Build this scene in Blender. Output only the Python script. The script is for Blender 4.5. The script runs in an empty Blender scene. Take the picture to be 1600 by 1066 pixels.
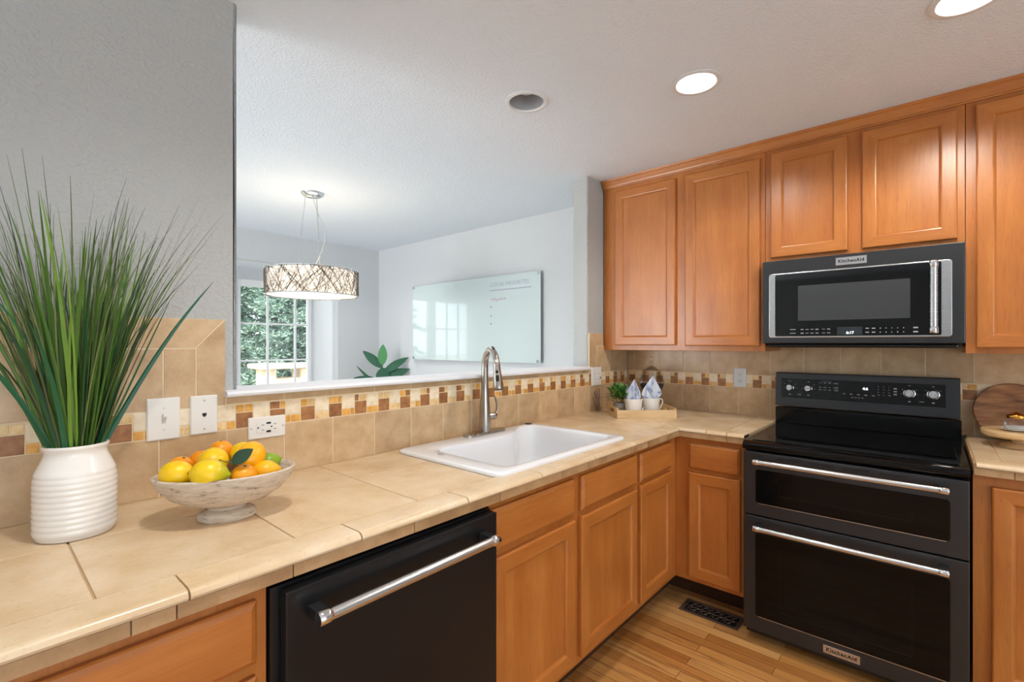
import bpy, bmesh, math, random
from mathutils import Vector, Matrix, noise
R0 = random.Random(7)
PI = math.pi
sc = bpy.context.scene
COL = sc.collection

# ------------------------------------------------------------------ camera, world, sun, exposure
CZ = 1.355                                   # eye height
YAW = math.atan2(656.0, 744.5)               # view direction, from the +X axis
cam_d = bpy.data.cameras.new('camera'); cam = bpy.data.objects.new('camera', cam_d); COL.objects.link(cam)
cam_d.sensor_width = 36.0; cam_d.lens = 744.5/1600*36.0; cam_d.shift_y = 4/1600; cam_d.clip_start = 0.02
cam.location = (0, 0, CZ); cam.rotation_euler = (PI/2, 0, YAW-PI/2)
sc.camera = cam
sc.view_settings.view_transform = 'Standard'; sc.view_settings.look = 'None'
sc.view_settings.gamma = 1.0; sc.view_settings.use_curve_mapping = False
sc.view_settings.exposure = -0.08
w = bpy.data.worlds.new('world'); sc.world = w; w.use_nodes = True
w.node_tree.nodes['Background'].inputs[0].default_value = (0.80, 0.90, 1.0, 1)
w.node_tree.nodes['Background'].inputs[1].default_value = 4.5

def light(name, kind, loc, energy, color=(1, 1, 1), target=None, **kw):
    d = bpy.data.lights.new(name, kind); d.energy = energy; d.color = color
    for k, v in kw.items(): setattr(d, k, v)
    o = bpy.data.objects.new(name, d); COL.objects.link(o); o.location = loc
    if target is not None:
        o.rotation_euler = (Vector(target)-Vector(loc)).to_track_quat('-Z', 'Y').to_euler()
    return o

light('sun', 'SUN', (-8, -4, 12), 10.0, (1.0, 0.95, 0.87), target=(-8+10, -4+5.5, 12-11), angle=0.01)
WARM = (1.0, 0.98, 0.96)
# fill lights added at made-up window openings; the bay portal only samples the sky
light('south_fill_light', 'AREA', (-0.6, -3.35, 1.30), 30, (0.84, 0.92, 1.0), target=(-0.6, 0, 30), shape='RECTANGLE', size=3.6, size_y=1.6)
light('west_fill_light', 'AREA', (-3.85, 3.5, 1.35), 165, (0.98, 0.97, 0.96), target=(0, 2.6, 7.0), shape='RECTANGLE', size=1.7, size_y=1.8)
p = light('bay_window_portal', 'AREA', (1.3, 5.45, 1.26), 1, target=(1.3, 2, 1.26), shape='RECTANGLE', size=2.5, size_y=1.6); p.data.cycles.is_portal = True
# recessed kitchen lamps out of frame, plus spots added to brighten the dining room
for (lx, ly, e) in ((1.95, -0.95, 10), (0.40, 0.66, 48), (-1.2, 0.6, 22), (0.3, 3.2, 46), (2.3, 3.9, 30), (1.95, 2.55, 34)):
    light('ceiling_lamp_and_fill', 'SPOT', (lx, ly, 2.39), e, WARM, target=(lx, ly, 0), spot_size=math.radians(142), spot_blend=0.9, shadow_soft_size=0.06)

# ------------------------------------------------------------------ helpers
def lin(r, g, b):
    f = lambda c: (c/255/12.92) if c/255 <= 0.04045 else ((c/255+0.055)/1.055)**2.4
    return (f(r), f(g), f(b), 1.0)

BASE = {}
def tag(o, label=None, cat=None, group=None, kind=None):
    if label: o['label'] = label
    if cat: o['category'] = cat
    if group: o['group'] = group
    if kind: o['kind'] = kind
    return o
def thing(name, label, cat, loc, group=None, rot=0.0):
    o = bpy.data.objects.new(name, None); COL.objects.link(o); o.location = loc; o.rotation_euler = (0, 0, rot)
    o.empty_display_size = 0.05
    BASE[o] = Vector(loc)
    return tag(o, label, cat, group)
def obj(name, bm, mat, parent=None, smooth=False, local=False, recalc=True):
    """bm is in world coordinates unless local=True"""
    if parent is not None and not local:
        bmesh.ops.translate(bm, vec=-BASE[parent], verts=bm.verts)
    if recalc: bmesh.ops.recalc_face_normals(bm, faces=bm.faces)
    me = bpy.data.meshes.new(name); bm.to_mesh(me); bm.free()
    mats = mat if isinstance(mat, (list, tuple)) else [mat]
    for m in mats: me.materials.append(m)
    if smooth:
        me.shade_smooth()
        try: me.set_sharp_from_angle(angle=math.radians(smooth if smooth is not True else 40))
        except Exception: pass
    o = bpy.data.objects.new(name, me); COL.objects.link(o)
    if parent is not None:
        o.parent = parent; BASE[o] = BASE[parent]
    else:
        BASE[o] = Vector((0, 0, 0))
    return o
def solo(name, bm, mat, label, cat, base, group=None, smooth=False):
    """a thing that is one mesh, origin at base"""
    bmesh.ops.translate(bm, vec=-Vector(base), verts=bm.verts)
    o = obj(name, bm, mat, None, smooth); o.location = base; BASE[o] = Vector(base)
    return tag(o, label, cat, group)
def struct(name, bm, mat, parent=None, smooth=False):
    o = obj(name, bm, mat, parent, smooth)
    if parent is None: o['kind'] = 'structure'
    return o
def NB(): return bmesh.new()

def box(bm, x0, x1, y0, y1, z0, z1, bev=0.0, seg=2, mi=0):
    if x0 > x1: x0, x1 = x1, x0
    if y0 > y1: y0, y1 = y1, y0
    if z0 > z1: z0, z1 = z1, z0
    v = [bm.verts.new(p) for p in ((x0, y0, z0), (x1, y0, z0), (x1, y1, z0), (x0, y1, z0), (x0, y0, z1), (x1, y0, z1), (x1, y1, z1), (x0, y1, z1))]
    fs = [bm.faces.new([v[i] for i in q]) for q in ((0, 3, 2, 1), (4, 5, 6, 7), (0, 1, 5, 4), (1, 2, 6, 5), (2, 3, 7, 6), (3, 0, 4, 7))]
    for f in fs: f.material_index = mi
    if bev > 0:
        es = list({e for f in fs for e in f.edges})
        r = bmesh.ops.bevel(bm, geom=es, offset=bev, segments=seg, profile=0.5, affect='EDGES', clamp_overlap=True)
        for f in r['faces']: f.material_index = mi
    return bm
def xform(bm, M, start=0):
    bm.verts.ensure_lookup_table()
    for v in bm.verts[start:] if start else bm.verts: v.co = M @ v.co
def lathe(bm, prof, c=(0, 0, 0), seg=32, axis='Z', sx=1.0, sy=1.0, cap=True, mi=0):
    rings = []
    for (r, z) in prof:
        if r < 1e-6:
            rings.append([bm.verts.new(Vector(c)+Vector((0, 0, z)))]); continue
        rings.append([bm.verts.new((c[0]+r*sx*math.cos(2*PI*i/seg), c[1]+r*sy*math.sin(2*PI*i/seg), c[2]+z)) for i in range(seg)])
    for a, b in zip(rings, rings[1:]):
        for i in range(seg):
            j = (i+1) % seg
            if len(a) == 1 and len(b) == 1: continue
            if len(a) == 1: f = bm.faces.new((a[0], b[i], b[j]))
            elif len(b) == 1: f = bm.faces.new((a[i], a[j], b[0]))
            else: f = bm.faces.new((a[i], a[j], b[j], b[i]))
            f.material_index = mi
    if cap:
        if len(rings[0]) > 1: bm.faces.new(rings[0][::-1]).material_index = mi
        if len(rings[-1]) > 1: bm.faces.new(rings[-1]).material_index = mi
    return bm
def tube(bm, pts, rad, seg=10, cap=True, flat=1.0, mi=0):
    pts = [Vector(p) for p in pts]; n = len(pts)
    rads = rad if isinstance(rad, (list, tuple)) else [rad]*n
    t0 = (pts[1]-pts[0]).normalized()
    up = Vector((0, 0, 1)) if abs(t0.z) < 0.9 else Vector((1, 0, 0))
    nrm = t0.cross(up).normalized(); rings = []
    for i in range(n):
        t = (pts[min(i+1, n-1)]-pts[max(i-1, 0)]).normalized()
        nrm = (nrm-t*nrm.dot(t)).normalized(); bn = t.cross(nrm)
        rings.append([bm.verts.new(pts[i]+(nrm*math.cos(2*PI*k/seg)+bn*flat*math.sin(2*PI*k/seg))*rads[i]) for k in range(seg)])
    for a, b in zip(rings, rings[1:]):
        for k in range(seg):
            f = bm.faces.new((a[k], a[(k+1) % seg], b[(k+1) % seg], b[k])); f.material_index = mi
    if cap:
        bm.faces.new(rings[0][::-1]).material_index = mi; bm.faces.new(rings[-1]).material_index = mi
    return bm
def bez(p0, p1, p2, p3, n=10):
    p0, p1, p2, p3 = map(Vector, (p0, p1, p2, p3)); out = []
    for i in range(n+1):
        t = i/n; s = 1-t
        out.append(p0*s**3+p1*3*s*s*t+p2*3*s*t*t+p3*t**3)
    return out
def cyl(bm, a, b, r, seg=20, r2=None): return tube(bm, [a, b], [r, r2 if r2 is not None else r], seg)
def rect_minus(rects, hole):
    hx0, hx1, hy0, hy1 = hole; out = []
    for (x0, x1, y0, y1) in rects:
        if hx1 <= x0 or hx0 >= x1 or hy1 <= y0 or hy0 >= y1: out.append((x0, x1, y0, y1)); continue
        if hx0 > x0: out.append((x0, hx0, y0, y1)); x0 = hx0
        if hx1 < x1: out.append((hx1, x1, y0, y1)); x1 = hx1
        if hy0 > y0: out.append((x0, x1, y0, hy0))
        if hy1 < y1: out.append((x0, x1, hy1, y1))
    return out
def rrect(x0, x1, y0, y1, r, n=6):
    pts = []
    for (cx, cy, a0) in ((x1-r, y1-r, 0), (x0+r, y1-r, 90), (x0+r, y0+r, 180), (x1-r, y0+r, 270)):
        for i in range(n+1):
            a = math.radians(a0+90*i/n); pts.append((cx+r*math.cos(a), cy+r*math.sin(a)))
    return pts
def loft(bm, rings, close_first=False, close_last=False, mi=0):
    vs = [[bm.verts.new(p) for p in r] for r in rings]; n = len(vs[0])
    for a, b in zip(vs, vs[1:]):
        for i in range(n):
            bm.faces.new((a[i], a[(i+1) % n], b[(i+1) % n], b[i])).material_index = mi
    if close_first: bm.faces.new(vs[0][::-1]).material_index = mi
    if close_last: bm.faces.new(vs[-1]).material_index = mi
    return vs
# faces of the two runs: u along the run, v height, w out of the face
def SINKF(y): return lambda u, v, w: (u, y-w, v)
def STOVEF(x): return lambda u, v, w: (x-w, u, v)
def fbox(bm, F, u0, u1, v0, v1, w0, w1, bev=0.0, seg=2, mi=0):
    a = F(u0, v0, w0); b = F(u1, v1, w1)
    return box(bm, a[0], b[0], a[1], b[1], a[2], b[2], bev, seg, mi)
def frect(F, u0, u1, v0, v1, ins, w):
    return [F(u0+ins, v0+ins, w), F(u1-ins, v0+ins, w), F(u1-ins, v1-ins, w), F(u0+ins, v1-ins, w)]
def text_bm(body, size, M, extrude=0.0006, bold=0.0, spacing=1.0, align='CENTER'):
    cu = bpy.data.curves.new('lettering', 'FONT'); cu.body = body; cu.size = size; cu.extrude = extrude; cu.offset = bold
    cu.space_character = spacing; cu.align_x = align; cu.align_y = 'CENTER'; cu.resolution_u = 3
    o = bpy.data.objects.new('lettering', cu); COL.objects.link(o)
    dg = bpy.context.evaluated_depsgraph_get()
    me = bpy.data.meshes.new_from_object(o.evaluated_get(dg))
    bpy.data.objects.remove(o); bpy.data.curves.remove(cu)
    bm = NB(); bm.from_mesh(me); bpy.data.meshes.remove(me)
    xform(bm, M); return bm
def M_stove(x, y, z):   # lettering that faces -X
    return Matrix(((0, 0, -1, x), (-1, 0, 0, y), (0, 1, 0, z), (0, 0, 0, 1)))

# ------------------------------------------------------------------ materials
def nt(name):
    m = bpy.data.materials.new(name); m.use_nodes = True
    t = m.node_tree; b = t.nodes['Principled BSDF']; return m, t, b
def setp(b, **kw):
    names = {'rough': 'Roughness', 'metal': 'Metallic', 'spec': 'Specular IOR Level', 'coat': 'Coat Weight', 'coatr': 'Coat Roughness',
             'trans': 'Transmission Weight', 'ior': 'IOR', 'sss': 'Subsurface Weight', 'emit': 'Emission Strength', 'aniso': 'Anisotropic'}
    for k, v in kw.items(): b.inputs[names[k]].default_value = v
def plain(name, col, **kw):
    m, t, b = nt(name); b.inputs['Base Color'].default_value = col; setp(b, **kw); return m
def N(t, kind, **kw):
    n = t.nodes.new(kind)
    for k, v in kw.items(): setattr(n, k, v)
    return n
def ramp(t, fac, stops):
    r = N(t, 'ShaderNodeValToRGB'); e = r.color_ramp.elements
    while len(e) < len(stops): e.new(0.5)
    for el, (p, c) in zip(e, stops): el.position = p; el.color = c
    t.links.new(fac, r.inputs[0]); return r.outputs[0]
def mixc(t, fac, a, b, mode='MIX'):
    n = N(t, 'ShaderNodeMix', data_type='RGBA', blend_type=mode)
    for sock, v in ((n.inputs[0], fac), (n.inputs[6], a), (n.inputs[7], b)):
        if hasattr(v, 'is_output'): t.links.new(v, sock)
        else: sock.default_value = v
    return n.outputs[2]
def coords(t, scale=(1, 1, 1), rnd=True, which='Object'):
    tc = N(t, 'ShaderNodeTexCoord'); mp = N(t, 'ShaderNodeMapping'); mp.inputs['Scale'].default_value = scale
    t.links.new(tc.outputs[which], mp.inputs[0])
    if not rnd: return mp.outputs[0]
    oi = N(t, 'ShaderNodeObjectInfo'); mu = N(t, 'ShaderNodeMath', operation='MULTIPLY'); mu.inputs[1].default_value = 37.0
    t.links.new(oi.outputs['Random'], mu.inputs[0])
    ad = N(t, 'ShaderNodeVectorMath', operation='ADD'); t.links.new(mp.outputs[0], ad.inputs[0]); t.links.new(mu.outputs[0], ad.inputs[1])
    return ad.outputs[0]
def noise_t(t, vec, scale, detail=4, rough=0.55, dist=0.0):
    n = N(t, 'ShaderNodeTexNoise'); n.inputs['Scale'].default_value = scale; n.inputs['Detail'].default_value = detail
    n.inputs['Roughness'].default_value = rough; n.inputs['Distortion'].default_value = dist
    t.links.new(vec, n.inputs['Vector']); return n.outputs['Fac']
def bump(t, b, h, strength=0.3, dist=0.002):
    n = N(t, 'ShaderNodeBump'); n.inputs['Strength'].default_value = strength; n.inputs['Distance'].default_value = dist
    t.links.new(h, n.inputs['Height']); t.links.new(n.outputs[0], b.inputs['Normal'])
def wood(name, dark, mid, light_, scale, rough=0.32, grain=0.5):
    m, t, b = nt(name)
    v = coords(t, scale)
    n1 = noise_t(t, v, 1.0, 4, 0.5, 0.25); n2 = noise_t(t, v, 6.0, 3, 0.6)
    c1 = ramp(t, n1, ((0.25, dark), (0.5, mid), (0.78, light_)))
    c2 = ramp(t, n2, ((0.35, (0.90, 0.87, 0.84, 1)), (0.6, (1, 1, 1, 1))))
    c = mixc(t, grain, c1, c2, 'MULTIPLY')
    vb = coords(t, (2.6, 2.6, 2.6)); n3 = noise_t(t, vb, 2.0, 2, 0.5)          # slow figure of the maple
    c3 = ramp(t, n3, ((0.3, (0.86, 0.84, 0.82, 1)), (0.7, (1.06, 1.06, 1.05, 1))))
    c = mixc(t, 0.7, c, c3, 'MULTIPLY')
    vf = coords(t, tuple(k*9 for k in scale)); n4 = noise_t(t, vf, 1.0, 2, 0.5)          # fine pores
    c4 = ramp(t, n4, ((0.30, (0.80, 0.74, 0.68, 1)), (0.42, (1, 1, 1, 1))))
    c = mixc(t, 0.55, c, c4, 'MULTIPLY')
    vg = coords(t, tuple(k*0.55 for k in scale)); n5 = noise_t(t, vg, 2.2, 3, 0.5, 1.6)    # drifting growth lines
    c5 = ramp(t, n5, ((0.46, (1, 1, 1, 1)), (0.50, (0.90, 0.85, 0.80, 1)), (0.54, (1, 1, 1, 1))))
    c = mixc(t, 0.6, c, c5, 'MULTIPLY')
    t.links.new(c, b.inputs['Base Color']); setp(b, rough=rough, coat=0.25, coatr=0.25)
    return m
MD, MM, ML = lin(178, 104, 44), lin(188, 115, 51), lin(199, 128, 62)
MAPLE_V = wood('maple_upright', MD, MM, ML, (16, 16, 1.6))
MAPLE_H = wood('maple_level', MD, MM, ML, (1.6, 1.6, 18))
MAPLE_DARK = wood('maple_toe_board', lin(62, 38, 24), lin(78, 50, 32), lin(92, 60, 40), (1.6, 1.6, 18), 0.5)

def tile_mat(name, c0, c1, c2, per=0.10, rough=0.32, nscale=14):
    m, t, b = nt(name)
    v = coords(t, (1, 1, 1), rnd=False)
    geo = N(t, 'ShaderNodeNewGeometry')
    off = N(t, 'ShaderNodeVectorMath', operation='ADD'); mu = N(t, 'ShaderNodeMath', operation='MULTIPLY'); mu.inputs[1].default_value = 23
    t.links.new(geo.outputs['Random Per Island'], mu.inputs[0]); t.links.new(v, off.inputs[0]); t.links.new(mu.outputs[0], off.inputs[1])
    n1 = noise_t(t, off.outputs[0], nscale, 5, 0.6, 0.15); n2 = noise_t(t, off.outputs[0], nscale*14, 3, 0.6)
    c = ramp(t, n1, ((0.28, c0), (0.5, c1), (0.72, c2)))
    sp = ramp(t, n2, ((0.30, (0.82, 0.78, 0.72, 1)), (0.42, (1, 1, 1, 1))))
    c = mixc(t, 0.5, c, sp, 'MULTIPLY')
    hv = N(t, 'ShaderNodeHueSaturation'); t.links.new(c, hv.inputs['Color'])
    mr = N(t, 'ShaderNodeMapRange'); mr.inputs[3].default_value = 1-per; mr.inputs[4].default_value = 1+per
    t.links.new(geo.outputs['Random Per Island'], mr.inputs[0]); t.links.new(mr.outputs[0], hv.inputs['Value'])
    t.links.new(hv.outputs[0], b.inputs['Base Color']); setp(b, rough=rough)
    bump(t, b, n1, 0.12, 0.002); return m
TILE = tile_mat('beige_stone_tile', lin(184, 150, 110), lin(200, 168, 128), lin(212, 184, 146))
TILE_TOP = tile_mat('worktop_tile', lin(210, 178, 138), lin(222, 194, 156), lin(230, 208, 176), 0.04, 0.26, 7)
TILE_EDGE_SHADE = tile_mat('edge_tile_shaded', lin(152, 114, 76), lin(180, 142, 100), lin(196, 162, 120), 0.07, 0.4, 10)  # apron tile; the shade on its front face is put into the colour
MOS = [tile_mat('mosaic_cream', lin(222, 198, 160), lin(238, 220, 188), lin(246, 232, 208), 0.06, 0.4, 40),
       tile_mat('mosaic_brown', lin(128, 82, 46), lin(158, 106, 62), lin(178, 126, 78), 0.14, 0.45, 40),
       tile_mat('mosaic_gold', lin(206, 140, 52), lin(226, 166, 76), lin(238, 188, 108), 0.12, 0.4, 40),
       tile_mat('mosaic_straw', lin(214, 172, 108), lin(232, 196, 138), lin(240, 210, 160), 0.10, 0.4, 40)]
GROUT = plain('grout', lin(228, 208, 174), rough=0.9)
GROUT_D = plain('worktop_grout', lin(204, 174, 134), rough=0.9)

def paint(name, col, bscale, strength, dist, rough=0.6):
    m, t, b = nt(name); b.inputs['Base Color'].default_value = col; setp(b, rough=rough, spec=0.3)
    v = coords(t, (1, 1, 1), rnd=False)
    n = noise_t(t, v, bscale, 3, 0.5, 0.4); r = ramp(t, n, ((0.40, (0, 0, 0, 1)), (0.62, (1, 1, 1, 1))))
    bump(t, b, r, strength, dist); return m
WALL = paint('grey_wall_paint', lin(184, 185, 182), 85, 0.5, 0.0030)
WALL_PALE = paint('pale_dining_paint', lin(212, 214, 215), 95, 0.25, 0.0012)
CEIL = paint('textured_ceiling_paint', lin(231, 237, 243), 110, 0.5, 0.0024, 0.8)
WHITE = plain('white_gloss_paint', lin(236, 237, 240), rough=0.35)
FRAME = plain('window_white', lin(250, 250, 250), rough=0.4)
WHITE_P = plain('white_plastic', lin(236, 232, 224), rough=0.3)
GREY_P = plain('pale_grey_plastic', lin(214, 216, 214), rough=0.35)
SLOT = plain('dark_slot', lin(24, 22, 20), rough=0.6)
SCREW = plain('screw_metal', lin(190, 188, 180), rough=0.35, metal=0.8)

def brushed(name, col, rough, scale=(4, 4, 300), amt=0.12, metal=1.0):
    m, t, b = nt(name); b.inputs['Base Color'].default_value = col; setp(b, metal=metal)
    n = noise_t(t, coords(t, scale), 1.0, 3, 0.6)
    mr = N(t, 'ShaderNodeMapRange'); mr.inputs[3].default_value = rough-amt*0.5; mr.inputs[4].default_value = rough+amt*0.5
    t.links.new(n, mr.inputs[0]); t.links.new(mr.outputs[0], b.inputs['Roughness']); return m
BLKSTEEL = brushed('black_stainless', lin(66, 67, 69), 0.34, metal=0.7)
DWSTEEL = brushed('dark_black_stainless', lin(34, 35, 37), 0.30, metal=0.5)
STEEL = brushed('brushed_steel', lin(206, 206, 206), 0.27, amt=0.03)
CHROME = plain('polished_steel', lin(222, 222, 224), rough=0.10, metal=1.0)
NICKEL = brushed('brushed_nickel', lin(176, 168, 158), 0.27, (60, 60, 3), amt=0.03)
BLACK = plain('black_plastic', lin(16, 16, 17), rough=0.35)
GLOSSB = plain('gloss_black_enamel', lin(9, 9, 10), rough=0.12, spec=0.3)
GLASSB = plain('black_glass', lin(7, 7, 8), rough=0.04, spec=0.4)
OVENWIN = plain('oven_window_glass', lin(9, 9, 10), rough=0.05, spec=0.22)
MWIN = plain('microwave_mesh_window', lin(62, 64, 66), rough=0.12, spec=0.5)
MARK = plain('printed_mark', lin(170, 172, 176), rough=0.5)
def emis(name, col, s):
    m, t, b = nt(name); b.inputs['Base Color'].default_value = (0.8, 0.8, 0.8, 1)
    b.inputs['Emission Color'].default_value = col; b.inputs['Emission Strength'].default_value = s; return m
DIGIT = emis('lit_digits', (0.85, 0.95, 1.0, 1), 1.6)
LAMP = emis('lit_lens', (1, 0.97, 0.92, 1), 9.0)
ENAMEL = plain('white_enamel', lin(240, 241, 243), rough=0.14, coat=0.4)
CERAMIC = plain('white_glazed_ceramic', lin(236, 230, 222), rough=0.22, coat=0.3)

def floor_mat():
    m, t, b = nt('oak_strip_floor')
    tc = N(t, 'ShaderNodeTexCoord'); sp = N(t, 'ShaderNodeSeparateXYZ'); cb = N(t, 'ShaderNodeCombineXYZ')
    t.links.new(tc.outputs['Object'], sp.inputs[0]); t.links.new(sp.outputs[1], cb.inputs[0]); t.links.new(sp.outputs[0], cb.inputs[1])
    br = N(t, 'ShaderNodeTexBrick'); br.offset = 0.37; br.offset_frequency = 2
    br.inputs['Scale'].default_value = 1.0; br.inputs['Brick Width'].default_value = 0.78; br.inputs['Row Height'].default_value = 0.057
    br.inputs['Mortar Size'].default_value = 0.0012; br.inputs['Mortar Smooth'].default_value = 0.2; br.inputs['Bias'].default_value = 0
    br.inputs['Color1'].default_value = (0, 0, 0, 1); br.inputs['Color2'].default_value = (1, 1, 1, 1); br.inputs['Mortar'].default_value = (0.5, 0.5, 0.5, 1)
    t.links.new(cb.outputs[0], br.inputs['Vector'])
    mp = N(t, 'ShaderNodeMapping'); mp.inputs['Scale'].default_value = (42, 2.0, 1); t.links.new(tc.outputs['Object'], mp.inputs[0])
    ad = N(t, 'ShaderNodeVectorMath', operation='MULTIPLY_ADD'); ad.inputs[1].default_value = (19, 19, 19)
    t.links.new(br.outputs['Color'], ad.inputs[0]); t.links.new(mp.outputs[0], ad.inputs[2])
    n = noise_t(t, ad.outputs[0], 1.0, 6, 0.62, 1.4)
    wv = N(t, 'ShaderNodeTexWave', wave_type='BANDS', bands_direction='X'); wv.inputs['Scale'].default_value = 0.9; wv.inputs['Distortion'].default_value = 7
    wv.inputs['Detail'].default_value = 3; wv.inputs['Detail Scale'].default_value = 0.6; t.links.new(ad.outputs[0], wv.inputs['Vector'])
    base = ramp(t, br.outputs['Color'], ((0.0, lin(182, 118, 58)), (0.45, lin(214, 154, 86)), (1.0, lin(230, 178, 112))))
    g = ramp(t, n, ((0.34, (0.46, 0.34, 0.24, 1)), (0.46, (0.95, 0.93, 0.90, 1)), (0.75, (1.12, 1.12, 1.10, 1))))
    c = mixc(t, 0.85, base, g, 'MULTIPLY')
    g2 = ramp(t, wv.outputs['Fac'], ((0.06, (0.52, 0.40, 0.30, 1)), (0.26, (1, 1, 1, 1))))
    c = mixc(t, 0.85, c, g2, 'MULTIPLY')
    c = mixc(t, br.outputs['Fac'], c, lin(92, 54, 26))
    t.links.new(c, b.inputs['Base Color']); setp(b, rough=0.28, coat=0.2)
    return m
FLOOR = floor_mat()
def thin_glass(name, tint=(1, 1, 1, 1), refl=1.0):
    m = bpy.data.materials.new(name); m.use_nodes = True; t = m.node_tree; t.nodes.clear()
    out = N(t, 'ShaderNodeOutputMaterial'); mx = N(t, 'ShaderNodeMixShader'); tr = N(t, 'ShaderNodeBsdfTransparent'); gl = N(t, 'ShaderNodeBsdfGlossy')
    tr.inputs[0].default_value = tint; gl.inputs['Roughness'].default_value = 0.02
    fr = N(t, 'ShaderNodeFresnel'); fr.inputs[0].default_value = 1.45
    mu = N(t, 'ShaderNodeMath', operation='MULTIPLY'); mu.inputs[1].default_value = refl
    t.links.new(fr.outputs[0], mu.inputs[0]); t.links.new(mu.outputs[0], mx.inputs[0]); t.links.new(tr.outputs[0], mx.inputs[1]); t.links.new(gl.outputs[0], mx.inputs[2])
    t.links.new(mx.outputs[0], out.inputs[0]); return m
PANE = thin_glass('window_pane_glass')
JARGLASS = thin_glass('clear_jar_glass', (0.975, 0.98, 0.975, 1), 0.65)

# ------------------------------------------------------------------ the setting
CEILZ = 2.412
XW, YW = 3.08, 1.617                      # tile faces of the range wall and of the sink wall
bm = NB(); box(bm, -1.3, 3.3, -2.0, 1.737, -0.06, 0.0); struct('floor', bm, FLOOR)
BOUNCE_FLOOR = plain('pale_bounce_floor', lin(222, 221, 220), rough=0.95)  # unseen pale floor, added to bounce neutral light up to the ceiling
bm = NB(); box(bm, -3.6, 3.3, 1.737, 5.5, -0.06, 0.0); box(bm, -3.6, -1.3, -3.2, 1.737, -0.06, 0.0); box(bm, -1.3, 3.3, -3.2, -2.0, -0.06, 0.0); struct('floor_bounce', bm, BOUNCE_FLOOR)
CANS = ((1.605, 1.329, 0), (1.94, 0.716, 1), (2.01, -0.085, 1))
bm = NB()
rects = [(-3.6, 3.3, -3.2, 4.86)]; q = 0.11
for (x, y, l) in CANS: rects = rect_minus(rects, (x-q, x+q, y-q, y+q))
for (x0, x1, y0, y1) in rects: bm.faces.new([bm.verts.new(p) for p in ((x0, y0, CEILZ), (x1, y0, CEILZ), (x1, y1, CEILZ), (x0, y1, CEILZ))])
for (x, y, l) in CANS:
    n = 40; ci = []; sq = []
    for i in range(n):
        a = 2*PI*i/n; c, s = math.cos(a), math.sin(a); k = q/max(abs(c), abs(s))
        ci.append(bm.verts.new((x+0.083*c, y+0.083*s, CEILZ))); sq.append(bm.verts.new((x+k*c, y+k*s, CEILZ)))
    for i in range(n): bm.faces.new((ci[i], ci[(i+1) % n], sq[(i+1) % n], sq[i]))
for f in bm.faces:
    if f.normal.z > 0: f.normal_flip()
box(bm, -3.7, 3.4, -3.3, 5.7, CEILZ+0.2, CEILZ+0.3)
o = obj('ceiling', bm, CEIL, None, recalc=False); o['kind'] = 'structure'

bm = NB()   # the wall between kitchen and dining room, with the pass-through opening
LX, RX, SZ = 0.5505, 2.562, 1.188
poly = [(-1.3, 0), (3.079, 0), (3.079, CEILZ), (RX, CEILZ), (RX, SZ), (LX, SZ), (LX, CEILZ), (-1.3, CEILZ)]
a = [bm.verts.new((x, 1.626, z)) for x, z in poly]; b2 = [bm.verts.new((x, 1.737, z)) for x, z in poly]
def capU(v): return [bm.faces.new([v[i] for i in q]) for q in ((0, 5, 6, 7), (0, 1, 4, 5), (1, 2, 3, 4))]
capU(a); capU(b2)
for i in range(8): bm.faces.new((a[i], a[(i+1) % 8], b2[(i+1) % 8], b2[i]))
es = [e for e in bm.edges if all(abs(v.co.x-LX) < 1e-4 for v in e.verts) or all(abs(v.co.x-RX) < 1e-4 for v in e.verts)]
es = [e for e in es if abs(e.verts[0].co.y-e.verts[1].co.y) < 1e-4]
bmesh.ops.bevel(bm, geom=es, offset=0.014, segments=4, profile=0.5, affect='EDGES')
struct('wall_middle', bm, WALL, smooth=30)

bm = NB(); box(bm, 3.088, 3.2, -3.2, 1.68, 0, CEILZ); struct('wall_right', bm, WALL)
bm = NB(); box(bm, 3.08, 3.2, 1.68, 4.86, 0, CEILZ); struct('wall_right_dining', bm, WALL_PALE)
BX0, BX1, BY, BZ = -0.05, 2.58, 5.29, 2.137   # window bay of the dining room
bm = NB(); box(bm, -3.5, BX0, 4.74, 4.86, 0, CEILZ); box(bm, BX1, 3.2, 4.74, 4.86, 0, CEILZ); box(bm, BX0, BX1, 4.74, 4.86, BZ, CEILZ)
struct('wall_back', bm, WALL_PALE)
WINS = [(1.79, 2.565), (1.0, 1.74), (0.16, 0.95)]; WZ0, WZ1 = 0.50, 2.02
bm = NB(); rects = [(BX0-0.1, BX1+0.1, 0, BZ+0.1)]
for (x0, x1) in WINS: rects = rect_minus(rects, (x0, x1, WZ0, WZ1))
for (x0, x1, z0, z1) in rects: box(bm, x0, x1, BY, BY+0.13, z0, z1)
struct('wall_bay', bm, WALL_PALE)
bm = NB(); box(bm, BX1, BX1+0.1, 4.86, BY, 0, BZ); box(bm, BX0-0.1, BX0, 4.86, BY, 0, BZ); struct('wall_bay_sides', bm, WHITE)
bm = NB(); box(bm, BX0-0.1, BX1+0.1, 4.86, BY, BZ, BZ+0.1); o = struct('ceiling_bay', bm, CEIL)
bm = NB(); rects = [(-3.6, 3.2, 0, CEILZ)]; rects = rect_minus(rects, (-2.4, 1.2, 0.5, 2.1))  # wall behind the camera; its opening is added for the fill light
for (x0, x1, z0, z1) in rects: box(bm, x0, x1, -3.3, -3.2, z0, z1)
struct('wall_south', bm, WALL)
bm = NB(); rects = [(-3.2, 5.5, 0, CEILZ)]; rects = rect_minus(rects, (2.6, 4.4, 0.4, 2.3))  # unseen wall, opening likewise added to let fill light in
for (y0, y1, z0, z1) in rects: box(bm, -3.7, -3.6, y0, y1, z0, z1)
struct('wall_west', bm, WALL)

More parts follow.
